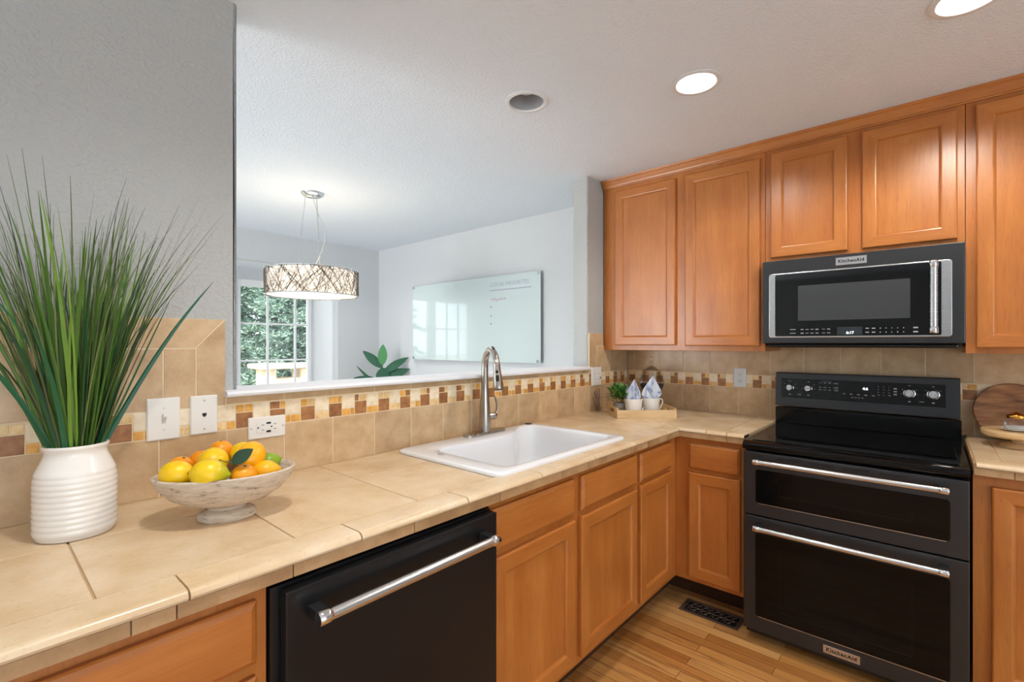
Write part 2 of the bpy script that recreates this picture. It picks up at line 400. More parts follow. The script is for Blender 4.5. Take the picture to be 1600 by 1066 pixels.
def window(idx, x0, x1, z0, z1, y, cols=3):
    bm = NB(); f = 0.035; y0, y1 = y+0.02, y+0.075
    box(bm, x0, x0+f, y0, y1, z0, z1, 0.003); box(bm, x1-f, x1, y0, y1, z0, z1, 0.003)
    box(bm, x0+f, x1-f, y0, y1, z0, z0+f, 0.003); box(bm, x0+f, x1-f, y0, y1, z1-f*2, z1, 0.003)
    o = struct('window_%d' % idx, bm, FRAME)
    bm = NB(); gx0, gx1, gz0, gz1 = x0+f, x1-f, z0+f, z1-f*2
    xs = (2.098, 2.391) if idx == 1 else [gx0+(gx1-gx0)*k/cols for k in range(1, cols)]
    for x in xs: box(bm, x-0.009, x+0.009, y+0.035, y+0.06, gz0, gz1)
    for z in (0.80, 1.176, 1.566): box(bm, gx0, gx1, y+0.034, y+0.061, z-0.009, z+0.009)
    obj('muntin_grid', bm, FRAME, o)
    bm = NB(); box(bm, gx0, gx1, y+0.045, y+0.05, gz0, gz1); obj('pane', bm, PANE, o)
for i, (x0, x1) in enumerate(WINS): window(i+1, x0, x1, WZ0, WZ1, BY)
# white ledge of the pass-through, with its nosing
bm = NB()
prof = [(1.765, 1.193), (1.765, 1.212), (1.592, 1.212), (1.584, 1.209), (1.581, 1.202), (1.584, 1.195), (1.592, 1.192)]
for (x0, x1, pr) in ((0.507, 2.535, prof),):
    A = [(x0, y, z) for y, z in prof]; B = [(x1, y, z) for y, z in prof]
    loft(bm, [A, B], True, True)
struct('trim_1', bm, WHITE, smooth=30)
# ground outside
bm = NB(); box(bm, -30, 34, 5.75, 45, -0.5, -0.25); o = struct('ground', bm, plain('garden_soil', lin(150, 140, 110), rough=0.95))

# ------------------------------------------------------------------ backsplash tile
def tiles(F, cuts, v0, v1, bm, gap=0.0026, th=0.0085, bev=0.0014, w=0.0):
    for (a, b) in zip(cuts, cuts[1:]):
        if b-a > 0.006: fbox(bm, F, a+gap/2, b-gap/2, v0+gap/2, v1-gap/2, w-th, w, bev)
def cuts(u0, u1, org, pitch):
    k0 = math.floor((u0-org)/pitch); out = [u0]; k = k0+1
    while org+k*pitch < u1-1e-6:
        if org+k*pitch > u0+0.004: out.append(org+k*pitch)
        k += 1
    return out+[u1]
MZ0, MZ1 = 1.0905, 1.1655
def mosaic(F, u0, u1, org, pitch, bm, parity=0):
    k = math.floor((u0-org)/pitch); sq = 0.0495; g = 0.0022; rr = random.Random(int(u0*1000)+3)
    while org+k*pitch < u1:
        a, b = max(u0, org+k*pitch), min(u1, org+(k+1)*pitch)
        if b-a > 0.008:
            A = (k+parity) % 2 == 0
            if A: big = (MZ0, MZ0+sq); strip = (MZ0+sq, MZ1)
            else: big = (MZ1-sq, MZ1); strip = (MZ0, MZ1-sq)
            fbox(bm, F, a+g/2, b-g/2, big[0]+g/2, big[1]-g/2, -0.0085, 0.0, 0.0015, 2, 1 if A else 0)
            m = (a+b)/2+rr.choice((0, 0, 0.008, -0.008))
            for (p, q) in ((a, m), (m, b)):
                if q-p > 0.006: fbox(bm, F, p+g/2, q-g/2, strip[0]+g/2, strip[1]-g/2, -0.0085, 0.0, 0.0015, 2, rr.choice((2, 2, 3, 3, 1 if A else 2)))
        k += 1
CT = 0.925
F1, F2 = SINKF(YW), STOVEF(XW)
bs = thing('tile_backsplash', 'beige stone tile backsplash with mosaic band running behind the white sink', 'backsplash', (1.5, YW+0.008, CT))
bm = NB(); tiles(F1, cuts(-1.0, 3.078, 0.518, 0.1715), CT, MZ0, bm)
tiles(F1, cuts(-1.0, 0.436, 0.356, 0.172), 1.168, 1.341, bm)
tiles(F1, cuts(2.657, 3.078, 2.657, 0.172), 1.168, 1.341, bm)
tiles(F1, cuts(0.514, 2.570, 0.518, 0.1715), 1.168, 1.1915, bm)
obj('field_tiles', bm, TILE, bs)
bm = NB()
def quad_tile(F, pts, bm, th=0.0085):
    loft(bm, [[F(u, v, -th) for u, v in pts], [F(u, v, -0.001) for u, v in pts], [F(u+(0.001 if u < sum(p[0] for p in pts)/4 else -0.001), v+(0.001 if v < sum(p[1] for p in pts)/4 else -0.001), 0) for u, v in pts]], True, True)
g = 0.0015
quad_tile(F1, [(0.436+g, 1.168), (0.512, 1.168), (0.512, 1.427-g), (0.436+g, 1.343)], bm)
e = [0.424, 0.255, 0.085, -0.085, -0.255, -0.6, -1.0]
quad_tile(F1, [(0.258, 1.343), (0.434, 1.343), (0.510-g, 1.427), (0.258, 1.427)], bm)
for a, b in zip(e[1:], e[2:]): fbox(bm, F1, b+g, a-g, 1.343, 1.427, -0.0085, 0, 0.0014)
obj('border_tiles', bm, TILE, bs); bm = NB()
quad_tile(F1, [(2.573, 1.168), (2.656-g, 1.168), (2.656-g, 1.343), (2.573, 1.420-g)], bm)
quad_tile(F1, [(2.658, 1.343), (2.742, 1.343), (2.742, 1.420), (2.575+g, 1.420)], bm)
obj('border_tiles', bm, TILE, bs)
bm = NB(); mosaic(F1, -1.0, 3.078, 0.541, 0.0507, bm)
obj('mosaic_band', bm, MOS, bs)
bm = NB(); fbox(bm, F1, -1.0, 3.07, CT, 1.190, -0.009, -0.0010); fbox(bm, F1, -1.0, 0.512, 1.190, 1.4275, -0.009, -0.0010)
fbox(bm, F1, 2.5725, 2.742, 1.190, 1.4205, -0.009, -0.0010); fbox(bm, F1, 2.742, 3.07, 1.190, 1.312, -0.009, -0.0010)
obj('grout', bm, GROUT, bs)
bs = thing('tile_backsplash', 'tile backsplash with mosaic band on the wall behind the black range', 'backsplash', (XW+0.008, 0.3, CT))
bm = NB(); tiles(F2, cuts(-0.95, 1.616, 1.223, 0.1715), CT, MZ0, bm); tiles(F2, cuts(-0.95, 1.616, 1.223, 0.1715), 1.168, 1.345, bm)
obj('field_tiles', bm, TILE, bs)
bm = NB(); mosaic(F2, -0.95, 1.616, 1.2565, 0.0505, bm); obj('mosaic_band', bm, MOS, bs)
bm = NB(); fbox(bm, F2, -0.95, 1.6165, CT, 1.345, -0.0085, -0.0010); obj('grout', bm, GROUT, bs)

# ------------------------------------------------------------------ tiled worktops
EX, EY = 2.378, 0.9625                     # front edges of the two runs
SINKHOLE = (1.135, 1.93, 1.06, 1.57)
NOSE = [(0.092, 0.912), (0.092, 0.9255), (0.016, 0.9275), (0.008, 0.926), (0.002, 0.921), (0.0, 0.915), (0.002, 0.910), (0.012, 0.908)]
def nose_piece(bm, p0, p1, F):
    """p0, p1: functions of the inset d giving the ends; F(u, d, z) -> world"""
    loft(bm, [[F(p0(d), d, z) for d, z in NOSE], [F(p1(d), d, z) for d, z in NOSE]], True, True)
def NS(u, d, z): return (u, EY+d, z)
def NT(u, d, z): return (EX+d, u, z)
ct = thing('tiled_worktop', 'beige tiled corner worktop holding the white sink, running to the range', 'worktop', (1.2, 1.29, 0.885))
bm = NB()
rects = rect_minus([(-0.75, 3.078, EY+0.012, 1.616), (EX+0.012, 3.078, 0.658, EY+0.012)], SINKHOLE)
for (x0, x1, y0, y1) in rects: box(bm, x0, x1, y0, y1, 0.886, 0.9215)
box(bm, -0.75, 3.078, 1.609, 1.6168, 0.9215, 0.9268); box(bm, 3.071, 3.0798, 0.658, 1.609, 0.9215, 0.9268); obj('core', bm, GROUT_D, ct)
g = 0.0036; bm = NB()
xs = [-0.75, -0.532, -0.197, 0.138, 0.473, 0.808, 1.143, 1.478, 1.813, 2.148, EX+0.094]
ys = [EY+0.094, 1.385, 1.616]
rects = [(a+g/2, b-g/2, c+g/2, d-g/2) for a, b in zip(xs, xs[1:]) for c, d in zip(ys, ys[1:])]
xs2 = [EX+0.094, 2.80, 3.078]; ys2 = [0.658, 0.762, 1.10, 1.385, 1.616]
rects += [(a+g/2, b-g/2, c+g/2, d-g/2) for a, b in zip(xs2, xs2[1:]) for c, d in zip(ys2, ys2[1:])]
for (x0, x1, y0, y1) in rect_minus(rects, SINKHOLE):
    if x1-x0 > 0.004 and y1-y0 > 0.004: box(bm, x0, x1, y0, y1, 0.915, 0.925, 0.0015)
obj('surface_tiles', bm, TILE_TOP, ct)
bm = NB(); j = [-0.75, -0.414, -0.082, 0.25, 0.582, 0.912, 1.245, 1.576, 1.91, 2.235]
for a, b in zip(j, j[1:]): nose_piece(bm, lambda d, a=a: a+g/2, lambda d, b=b: b-g/2, NS)
nose_piece(bm, lambda d: j[-1]+g/2, lambda d: EX+d-g/2, NS)
for a, b in ((None, 0.83), (0.83, 0.735), (0.735, 0.658)):
    nose_piece(bm, (lambda d: EY+d-g/2) if a is None else (lambda d, a=a: a-g/2), lambda d, b=b: b+(g/2 if b > 0.66 else 0), NT)
obj('edge_nosing', bm, TILE_TOP, ct, smooth=35)
bm = NB(); ja = [-0.75, -0.41, -0.07, 0.17, 0.232, 0.43, 0.73, 1.045, 1.36, 1.53, 1.87, 2.03, 2.235, EX+0.008]
for a, b in zip(ja, ja[1:]): box(bm, a+0.001, b-0.001, EY+0.004, EY+0.013, 0.883, 0.9085, 0.001)
for a, b in ((EY+0.008, 0.735), (0.735, 0.658)): box(bm, EX+0.004, EX+0.013, b+0.001, a-0.001, 0.883, 0.9085, 0.001)
obj('edge_apron', bm, TILE_EDGE_SHADE, ct)
ct = thing('tiled_worktop', 'short beige tiled worktop to the right of the black range', 'worktop', (2.74, -0.5, 0.885))
bm = NB(); box(bm, EX+0.02, 3.078, -0.95, -0.118, 0.886, 0.9215); obj('core', bm, GROUT_D, ct)
bm = NB(); ys2 = [-0.95, -0.525, -0.19, -0.118]
for c, d in zip(ys2, ys2[1:]): box(bm, EX+0.094+g/2, 3.078, c+g/2, d-g/2, 0.915, 0.925, 0.0015)
obj('surface_tiles', bm, TILE_TOP, ct)
bm = NB(); jj = [-0.118, -0.40, -0.73, -0.95]
for a, b in zip(jj, jj[1:]): nose_piece(bm, lambda d, a=a: a-g/2, lambda d, b=b: b+g/2, NT)
obj('edge_nosing', bm, TILE_TOP, ct, smooth=35)
bm = NB()
for a, b in ((-0.113, -0.215), (-0.215, -0.55), (-0.55, -0.95)): box(bm, EX+0.004, EX+0.013, b+0.001, a-0.001, 0.883, 0.9085, 0.001)
box(bm, EX+0.014, 3.0, -0.118, -0.112, 0.883, 0.924, 0.001)
obj('edge_apron', bm, TILE_EDGE_SHADE, ct)

# ------------------------------------------------------------------ cabinets
def door(F, u0, u1, v0, v1, parent, st=0.052, name='door'):
    if u0 > u1: u0, u1 = u1, u0
    rings = [(0, 0), (0, 0.014), (0.002, 0.0175), (0.006, 0.019), (st-0.004, 0.019), (st, 0.018), (st+0.006, 0.0125), (st+0.007, 0.0085), (st+0.007, 0.003)]
    bm = NB(); vs = [[bm.verts.new(p) for p in frect(F, u0, u1, v0, v1, i, w)] for i, w in rings]
    for a, b in zip(vs, vs[1:]):
        for i in range(4): bm.faces.new((a[i], a[(i+1) % 4], b[(i+1) % 4], b[i])).material_index = 1 if i in (0, 2) else 0
    o = obj(name, bm, [MAPLE_V, MAPLE_H], parent)
    i = st+0.0062
    bm = NB(); fbox(bm, F, u0+i, u1-i, v0+i, v1-i, 0.003, 0.0085); obj('door_panel', bm, MAPLE_V, o)
    return o
def drawer(F, u0, u1, v0, v1, parent):
    if u0 > u1: u0, u1 = u1, u0
    bm = NB(); loft(bm, [frect(F, u0, u1, v0, v1, i, w) for i, w in ((0, 0), (0, 0.010), (0.003, 0.0135), (0.012, 0.019))], True, True)
    return obj('drawer_front', bm, MAPLE_H, parent)
FYS, FXS = 0.995, 2.41                     # face frames
S, T = SINKF(FYS-0.001), STOVEF(FXS-0.001)
c = thing('base_cabinet', 'maple drawer cabinet at the left, beside the dishwasher', 'cabinet', (-0.1, 1.3, 0))
bm = NB(); box(bm, -0.75, 0.388, FYS, 1.60, 0.15, 0.884); obj('carcass', bm, MAPLE_V, c)
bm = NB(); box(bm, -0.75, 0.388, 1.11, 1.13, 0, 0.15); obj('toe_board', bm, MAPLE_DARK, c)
drawer(S, -0.20, 0.366, 0.734, 0.857, c); drawer(S, -0.20, 0.366, 0.47, 0.709, c); drawer(S, -0.20, 0.366, 0.185, 0.445, c)
c = thing('sink_cabinet', 'two-door maple base cabinet under the white sink', 'cabinet', (1.5, 1.3, 0))
bm = NB(); box(bm, 1.021, 1.965, FYS, FYS+0.02, 0.156, 0.884); box(bm, 1.021, 1.965, FYS+0.02, 1.60, 0.156, 0.60)
obj('carcass', bm, MAPLE_V, c)
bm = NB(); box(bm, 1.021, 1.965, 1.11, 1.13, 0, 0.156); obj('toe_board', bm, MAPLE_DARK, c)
drawer(S, 1.026, 1.460, 0.731, 0.858, c); drawer(S, 1.507, 1.950, 0.731, 0.858, c)
door(S, 1.026, 1.460, 0.184, 0.709, c); door(S, 1.502, 1.950, 0.184, 0.709, c)
c = thing('corner_cabinet', 'narrow maple base cabinet in the corner right of the sink cabinet', 'cabinet', (2.5, 1.3, 0))
bm = NB(); box(bm, 1.967, 3.06, FYS, 1.60, 0.156, 0.884); obj('carcass', bm, MAPLE_V, c)
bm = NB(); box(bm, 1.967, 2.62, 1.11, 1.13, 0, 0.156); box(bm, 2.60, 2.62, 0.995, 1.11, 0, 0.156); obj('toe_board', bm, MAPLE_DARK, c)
drawer(S, 1.984, 2.322, 0.733, 0.860, c); door(S, 1.984, 2.322, 0.187, 0.716, c)
c = thing('base_cabinet', 'single-door maple base cabinet between the corner and the range', 'cabinet', (2.7, 0.82, 0))
bm = NB(); box(bm, FXS, 3.06, 0.657, FYS-0.001, 0.156, 0.884); obj('carcass', bm, MAPLE_V, c)
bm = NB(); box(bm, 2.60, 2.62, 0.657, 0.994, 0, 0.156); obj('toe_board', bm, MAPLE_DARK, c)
drawer(T, 0.677, 0.922, 0.727, 0.856, c); door(T, 0.677, 0.922, 0.180, 0.708, c)
c = thing('base_cabinet', 'maple base cabinet to the right of the range, cut by the picture edge', 'cabinet', (2.7, -0.5, 0))
bm = NB(); box(bm, FXS, 3.06, -0.95, -0.112, 0.10, 0.884); obj('carcass', bm, MAPLE_V, c)
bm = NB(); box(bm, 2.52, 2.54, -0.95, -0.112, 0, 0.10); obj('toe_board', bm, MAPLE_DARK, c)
door(T, -0.16, -0.52, 0.13, 0.845, c)
# wall cabinets
UX = 2.75; UF = STOVEF(UX-0.001); UZ0, UZ1 = 1.314, 2.37
c = thing('wall_cabinet', 'two-door maple wall cabinet between the pass-through and the microwave', 'cabinet', (2.92, 1.13, UZ0))
bm = NB(); box(bm, UX, 3.076, 0.655, 1.605, UZ0, UZ1, 0.001); box(bm, UX, 3.076, 1.606, 1.6155, UZ0, UZ1); obj('carcass', bm, MAPLE_V, c)
door(UF, 1.130, 1.529, 1.345, 2.328, c); door(UF, 0.677, 1.073, 1.342, 2.330, c)
c = thing('wall_cabinet', 'short two-door maple wall cabinet above the microwave', 'cabinet', (2.92, 0.27, 1.775))
bm = NB(); box(bm, UX, 3.076, -0.104, 0.653, 1.776, UZ1, 0.001); obj('carcass', bm, MAPLE_V, c)
door(UF, 0.299, 0.626, 1.797, 2.338, c); door(UF, -0.081, 0.243, 1.797, 2.340, c)
c = thing('wall_cabinet', 'tall maple wall cabinet right of the microwave, cut by the picture edge', 'cabinet', (2.92, -0.4, UZ0))
bm = NB(); box(bm, UX, 3.076, -0.95, -0.106, UZ0, UZ1, 0.001); obj('carcass', bm, MAPLE_V, c)
door(UF, -0.137, -0.52, 1.338, 2.338, c); door(UF, -0.56, -0.93, 1.338, 2.338, c)
bm = NB()
prof = [(2.752, 2.357), (2.742, 2.357), (2.740, 2.362), (2.735, 2.364), (2.733, 2.372), (2.722, 2.395), (2.716, 2.400), (2.714, 2.411), (2.76, 2.411), (2.76, 2.371), (2.752, 2.371)]
loft(bm, [[(x, 1.6155, z) for x, z in prof], [(x, -0.95, z) for x, z in prof]], True, True)
solo('crown_moulding', bm, MAPLE_H, 'stained maple crown moulding along the top of the wall cabinets', 'moulding', (2.74, 0.3, 2.357))

# ------------------------------------------------------------------ dishwasher
dw = thing('dishwasher', 'black stainless dishwasher with bar handle under the worktop', 'dishwasher', (0.71, 1.3, 0))
bm = NB(); box(bm, 0.392, 1.017, 0.985, 1.58, 0.02, 0.868); obj('body', bm, BLACK, dw)
bm = NB(); box(bm, 0.410, 1.017, 0.955, 0.984, 0.10, 0.862, 0.003); obj('door', bm, DWSTEEL, dw)
bm = NB(); box(bm, 0.405, 1.012, 1.10, 1.12, 0.0, 0.10); obj('kick_plate', bm, BLACK, dw)
def bar_handle(a, b, out, r, parent, cap_r=None, foot=0.045, footw=0.013):
    """bar from a to b; out = unit vector pointing at the face; the feet reach foot far to it"""
    a, b, out = Vector(a), Vector(b), Vector(out); d = (b-a).normalized(); cr = cap_r or r*1.18
    bm = NB(); cyl(bm, a+d*0.02, b-d*0.02, r, 24); h = obj('handle', bm, STEEL, parent, smooth=40)
    for p, s in ((a, 1), (b, -1)):
        bm = NB(); tube(bm, [p, p+d*s*0.002, p+d*s*0.022, p+d*s*0.024, p+d*s*0.028], [cr*0.9, cr, cr, cr*0.94, r*1.02], 24)
        obj('end_cap', bm, CHROME, h, smooth=40)
    for p, s in ((a, 1), (b, -1)):
        bm = NB(); q = p+d*s*0.014; sd = d.cross(out).normalized()*(r*0.85); dd = d*footw
        vs = [bm.verts.new(q+sd*i+dd*k+out*(foot if e else r*0.2)) for e in (0, 1) for (i, k) in ((-1, -1), (1, -1), (1, 1), (-1, 1))]
        for f in ((0, 1, 2, 3), (7, 6, 5, 4), (0, 4, 5, 1), (1, 5, 6, 2), (2, 6, 7, 3), (3, 7, 4, 0)): bm.faces.new([vs[i] for i in f])
        obj('handle_foot', bm, BLKSTEEL, h)
    return h
bar_handle((0.452, 0.908, 0.810), (0.972, 0.908, 0.810), (0, 1, 0), 0.0125, dw, foot=0.0468)

# ------------------------------------------------------------------ range
RY0, RY1, RXF = -0.102, 0.648, 2.335
rg = thing('range', 'black stainless double-oven range with glass cooktop against the tiled wall', 'range', (2.7, 0.27, 0))
bm = NB(); box(bm, RXF+0.042, 3.05, RY0+0.004, RY1-0.004, 0.03, 0.895)
for y in (RY0+0.05, RY1-0.05):
    for x in (2.45, 2.98): cyl(bm, (x, y, 0.0), (x, y, 0.04), 0.018, 12)
obj('body', bm, BLACK, rg)
bm = NB(); prof = [(2.98, 0.885), (2.98, 0.913), (2.36, 0.913), (2.338, 0.911), (2.327, 0.903), (2.324, 0.892), (2.328, 0.880), (2.340, 0.874), (2.36, 0.874)]
loft(bm, [[(x, RY0, z) for x, z in prof], [(x, RY1, z) for x, z in prof]], True, True)
obj('cooktop_frame', bm, GLOSSB, rg, smooth=35)
bm = NB(); box(bm, 2.372, 2.945, RY0+0.03, RY1-0.03, 0.9135, 0.9165, 0.001); ctp = obj('cooktop_glass', bm, GLASSB, rg)
bm = NB()
def ring(bm, x, y, r, wd, z):
    n = 40; a = [bm.verts.new((x+r*math.cos(2*PI*i/n), y+r*math.sin(2*PI*i/n), z)) for i in range(n)]
    b = [bm.verts.new((x+(r-wd)*math.cos(2*PI*i/n), y+(r-wd)*math.sin(2*PI*i/n), z)) for i in range(n)]
    for i in range(n): bm.faces.new((a[i], a[(i+1) % n], b[(i+1) % n], b[i]))
for (x, y, r) in ((2.53, 0.44, 0.115), (2.53, 0.10, 0.09), (2.80, 0.46, 0.08), (2.80, 0.08, 0.10), (2.81, 0.27, 0.06)): ring(bm, x, y, r, 0.0012, 0.9168)
obj('burner_ring', bm, plain('burner_print', lin(44, 44, 46), rough=0.2), ctp)
bm = NB(); box(bm, 2.972, 3.06, RY0, RY1+0.008, 0.90, 1.004, 0.004); obj('riser', bm, GLOSSB, rg)
bm = NB()
prof = [(2.974, 1.012), (2.990, 1.190), (2.996, 1.194), (3.06, 1.194), (3.06, 1.012)]
loft(bm, [[(x, RY0+0.004, z) for x, z in prof], [(x, RY1+0.009, z) for x, z in prof]], True, True)
obj('back_guard', bm, BLKSTEEL, rg)
def BG(u, v, w):                          # leaning front of the back guard
    k = (v-1.012)/0.178; return (2.974+0.016*k-w, u, v)
bm = NB(); loft(bm, [[BG(-0.048, 1.058, 0), BG(0.628, 1.058, 0), BG(0.628, 1.163, 0), BG(-0.048, 1.163, 0)], [BG(-0.048, 1.058, 0.002), BG(0.628, 1.058, 0.002), BG(0.628, 1.163, 0.002), BG(-0.048, 1.163, 0.002)]], True, True)
cp = obj('control_panel', bm, GLASSB, rg)
bm = NB(); rr = random.Random(5)
def mk(u, v, du, dv): fbox(bm, BG, u-du/2, u+du/2, v-dv/2, v+dv/2, 0.0021, 0.0026)
for row, v in enumerate((1.146, 1.123, 1.110)):
    for k in range(4): mk(0.445-0.021*k, v, rr.uniform(0.007, 0.013), 0.0024)
    for k in range(2): mk(0.372, v+0.003-0.005*k, 0.012, 0.0018)
for k in range(4): mk(0.40+0.012*k, 1.154, 0.008, 0.0016)
for k in range(5): mk(0.340-0.030*k, 1.096-0.0005*k, 0.011, 0.004)
for k in range(4): mk(0.305-0.014*k, 1.079, 0.008, 0.0026)
for i in range(3):
    for k in range(3): mk(0.200-0.021*k, 1.140-0.014*i, 0.003, 0.003)
for k in range(3): mk(0.198-0.021*k, 1.099, 0.009 if k != 1 else 0.003, 0.0024)
for k in range(3): mk(0.134, 1.134-0.014*k, 0.012, 0.006)
for y in (0.586, 0.499, 0.081, -0.005):
    mk(y, 1.148 if y > 0.3 else 1.152, 0.008, 0.003); mk(y, 1.077 if y > 0.3 else 1.076, 0.009, 0.005)
    for a in (-1, 1): mk(y+0.026*a, 1.133, 0.004, 0.002); mk(y+0.030*a, 1.112, 0.003, 0.002)
for y in (0.542, 0.036): mk(y, 1.078, 0.018, 0.0024)
obj('control_markings', bm, MARK, cp)
bm = text_bm('4:6', 0.019, M_stove(BG(0, 1.124, 0.0024)[0], 0.252, 1.126), 0.0002, 0.0004); obj('clock_digits', bm, DIGIT, cp)
nd = Vector((-1, 0, 0.09)).normalized()
for (y, z, r) in ((0.586, 1.113, 0.0165), (0.499, 1.113, 0.0165), (0.081, 1.115, 0.0205), (-0.005, 1.115, 0.0205)):
    p = Vector(BG(y, z, 0.0021)); bm = NB()
    tube(bm, [p, p+nd*0.003, p+nd*0.004, p+nd*0.020, p+nd*0.023], [r*1.12, r*1.12, r, r*0.92, r*0.82], 28)
    k = obj('knob', bm, CHROME, rg, smooth=35)
    bm = NB(); q = p+nd*0.0232; ang = 0.35+y*2
    n0 = len(bm.verts); box(bm, -0.004, 0.001, -0.0022, 0.0022, -r*0.78, r*0.78, 0.001)
    xform(bm, Matrix.Translation(q) @ Matrix.Rotation(ang, 4, 'X'))
    obj('knob_grip', bm, STEEL, k)
def oven_door(name, z0, z1, w0, w1, vents=False):
    F = STOVEF(RXF+0.040); d = 0.040
    bm = NB(); fbox(bm, F, RY0+0.001, RY1-0.001, z0, z1, 0, d, 0.003)
    o = obj(name, bm, BLKSTEEL, rg)
    # window with a bright bevelled edge
    bm = NB(); P = rrect(-0.049, 0.595, w0, w1, 0.012)
    Q = rrect(-0.047, 0.593, w0+0.002, w1-0.002, 0.011)
    loft(bm, [[F(u, v, d-0.001) for u, v in P], [F(u, v, d+0.0012) for u, v in P], [F(u, v, d+0.0014) for u, v in Q]], True, True)
    wn = obj('window', bm, OVENWIN, o)
    bm = NB(); loft(bm, [[F(u, v, d+0.0002) for u, v in rrect(-0.051, 0.597, w0-0.003, w1, 0.013)], [F(u, v, d+0.0010) for u, v in rrect(-0.051, 0.597, w0-0.003, w1, 0.013)]], True, True)
    obj('window_rim', bm, BLACK, o)
    bm = NB(); fbox(bm, F, -0.040, 0.586, w0-0.0032, w0-0.0008, d+0.0002, d+0.0016); obj('window_trim', bm, STEEL, o)
    bm = NB(); lw = 0.0016; x0, x1, a, b = 0.055, 0.50, w0+0.045, w1-0.055
    fbox(bm, F, x0, x1, a, a+lw*1.4, d+0.0013, d+0.0018)
    fbox(bm, F, x0, x0+lw, a, b, d+0.0013, d+0.0018); fbox(bm, F, x1-lw, x1, a, b, d+0.0013, d+0.0018)
    obj('inner_frame_line', bm, plain('dim_frame', lin(20, 20, 20), rough=0.15), wn)
    if vents:
        bm = NB()
        for k in range(4): fbox(bm, F, 0.065+k*0.118, 0.155+k*0.118, 0.8465, 0.854, d-0.001, d+0.0006)
        obj('vent_slot', bm, SLOT, o)
    return o
ud = oven_door('upper_oven_door', 0.584, 0.8665, 0.640, 0.790, True)
bar_handle((2.278, 0.592, 0.833), (2.278, -0.046, 0.833), (1, 0, 0), 0.0115, ud, foot=0.057)
ld = oven_door('lower_oven_door', 0.064, 0.578, 0.132, 0.505)
bar_handle((2.278, 0.592, 0.541), (2.278, -0.046, 0.541), (1, 0, 0), 0.0115, ld, foot=0.057)
def badge(x, y0, y1, z0, z1, parent, size):
    bm = NB(); box(bm, x-0.003, x, y0, y1, z0, z1, 0.0008); b = obj('badge', bm, STEEL, parent)
    bm = text_bm('KitchenAid', size, M_stove(x-0.0032, (y0+y1)/2, (z0+z1)/2), 0.0003, 0.0006, 1.12); obj('lettering', bm, SLOT, b)
badge(RXF, 0.214, 0.338, 0.077, 0.110, ld, 0.0205)

# ------------------------------------------------------------------ microwave
MX = 2.68
mw = thing('microwave', 'black stainless over-the-range microwave hung under the short wall cabinet', 'microwave', (2.88, 0.275, 1.335))
bm = NB(); box(bm, MX+0.03, 3.07, -0.100, 0.650, 1.355, 1.772, 0.002); obj('body', bm, BLKSTEEL, mw)
bm = NB(); box(bm, MX+0.04, 3.07, -0.085, 0.634, 1.336, 1.354, 0.006); obj('vent_base', bm, BLACK, mw)
FM = STOVEF(MX+0.029)
bm = NB(); fbox(bm, FM, -0.103, 0.651, 1.356, 1.7715, 0, 0.029, 0.003); md = obj('door', bm, BLKSTEEL, mw)
bm = NB(); P = rrect(-0.063, 0.620, 1.384, 1.705, 0.012); Q = rrect(-0.061, 0.618, 1.386, 1.703, 0.011)
loft(bm, [[FM(u, v, 0.028) for u, v in P], [FM(u, v, 0.0305) for u, v in P], [FM(u, v, 0.031) for u, v in Q]], True, True)
obj('bezel', bm, STEEL, md)
bm = NB(); loft(bm, [[FM(u, v, 0.030) for u, v in rrect(-0.030, 0.592, 1.391, 1.699, 0.006)], [FM(u, v, 0.0335) for u, v in rrect(-0.030, 0.592, 1.391, 1.699, 0.006)]], True, True)
gl = obj('door_glass', bm, GLASSB, md)
bm = NB(); fbox(bm, FM, 0.070, 0.492, 1.466, 1.637, 0.0336, 0.0342); obj('window', bm, MWIN, gl)
bm = NB(); fbox(bm, FM, 0.237, 0.332, 1.396, 1.432, 0.0336, 0.0340); obj('display', bm, plain('display_glass', lin(44, 50, 56), rough=0.1), gl)
bm = text_bm('6:17', 0.017, M_stove(MX-0.0052, 0.283, 1.405), 0.0002, 0.0003); obj('clock_digits', bm, DIGIT, gl)
bm = NB(); rr = random.Random(9)
for i, v in enumerate((1.424, 1.406)):
    fbox(bm, FM, 0.512-0.01, 0.512+0.014, v-0.0015, v+0.0015, 0.0336, 0.0339)
    for k in range(6):
        u = 0.474-0.0205*k-(0.006 if k > 3 else 0); h = rr.uniform(0.0012, 0.003); fbox(bm, FM, u-0.006, u+0.006, v-h, v+h*0.6, 0.0336, 0.0339)
    for k in range(2): u = 0.219-0.023*k; fbox(bm, FM, u-0.006, u+0.006, v-0.002, v+0.002, 0.0336, 0.0339)
    for k in range(5): u = 0.172-0.020*k; fbox(bm, FM, u-0.0016, u+0.0016, v-0.002, v+0.002, 0.0336, 0.0339)
    fbox(bm, FM, 0.044, 0.060, v-0.003, v+0.003, 0.0336, 0.0339)
obj('control_markings', bm, MARK, gl)
h = bar_handle((2.628, -0.006, 1.398), (2.628, -0.006, 1.699), (1, 0, 0), 0.0125, md, foot=0.046)
badge(MX-0.0002, 0.221, 0.338, 1.720, 1.756, md, 0.0195)

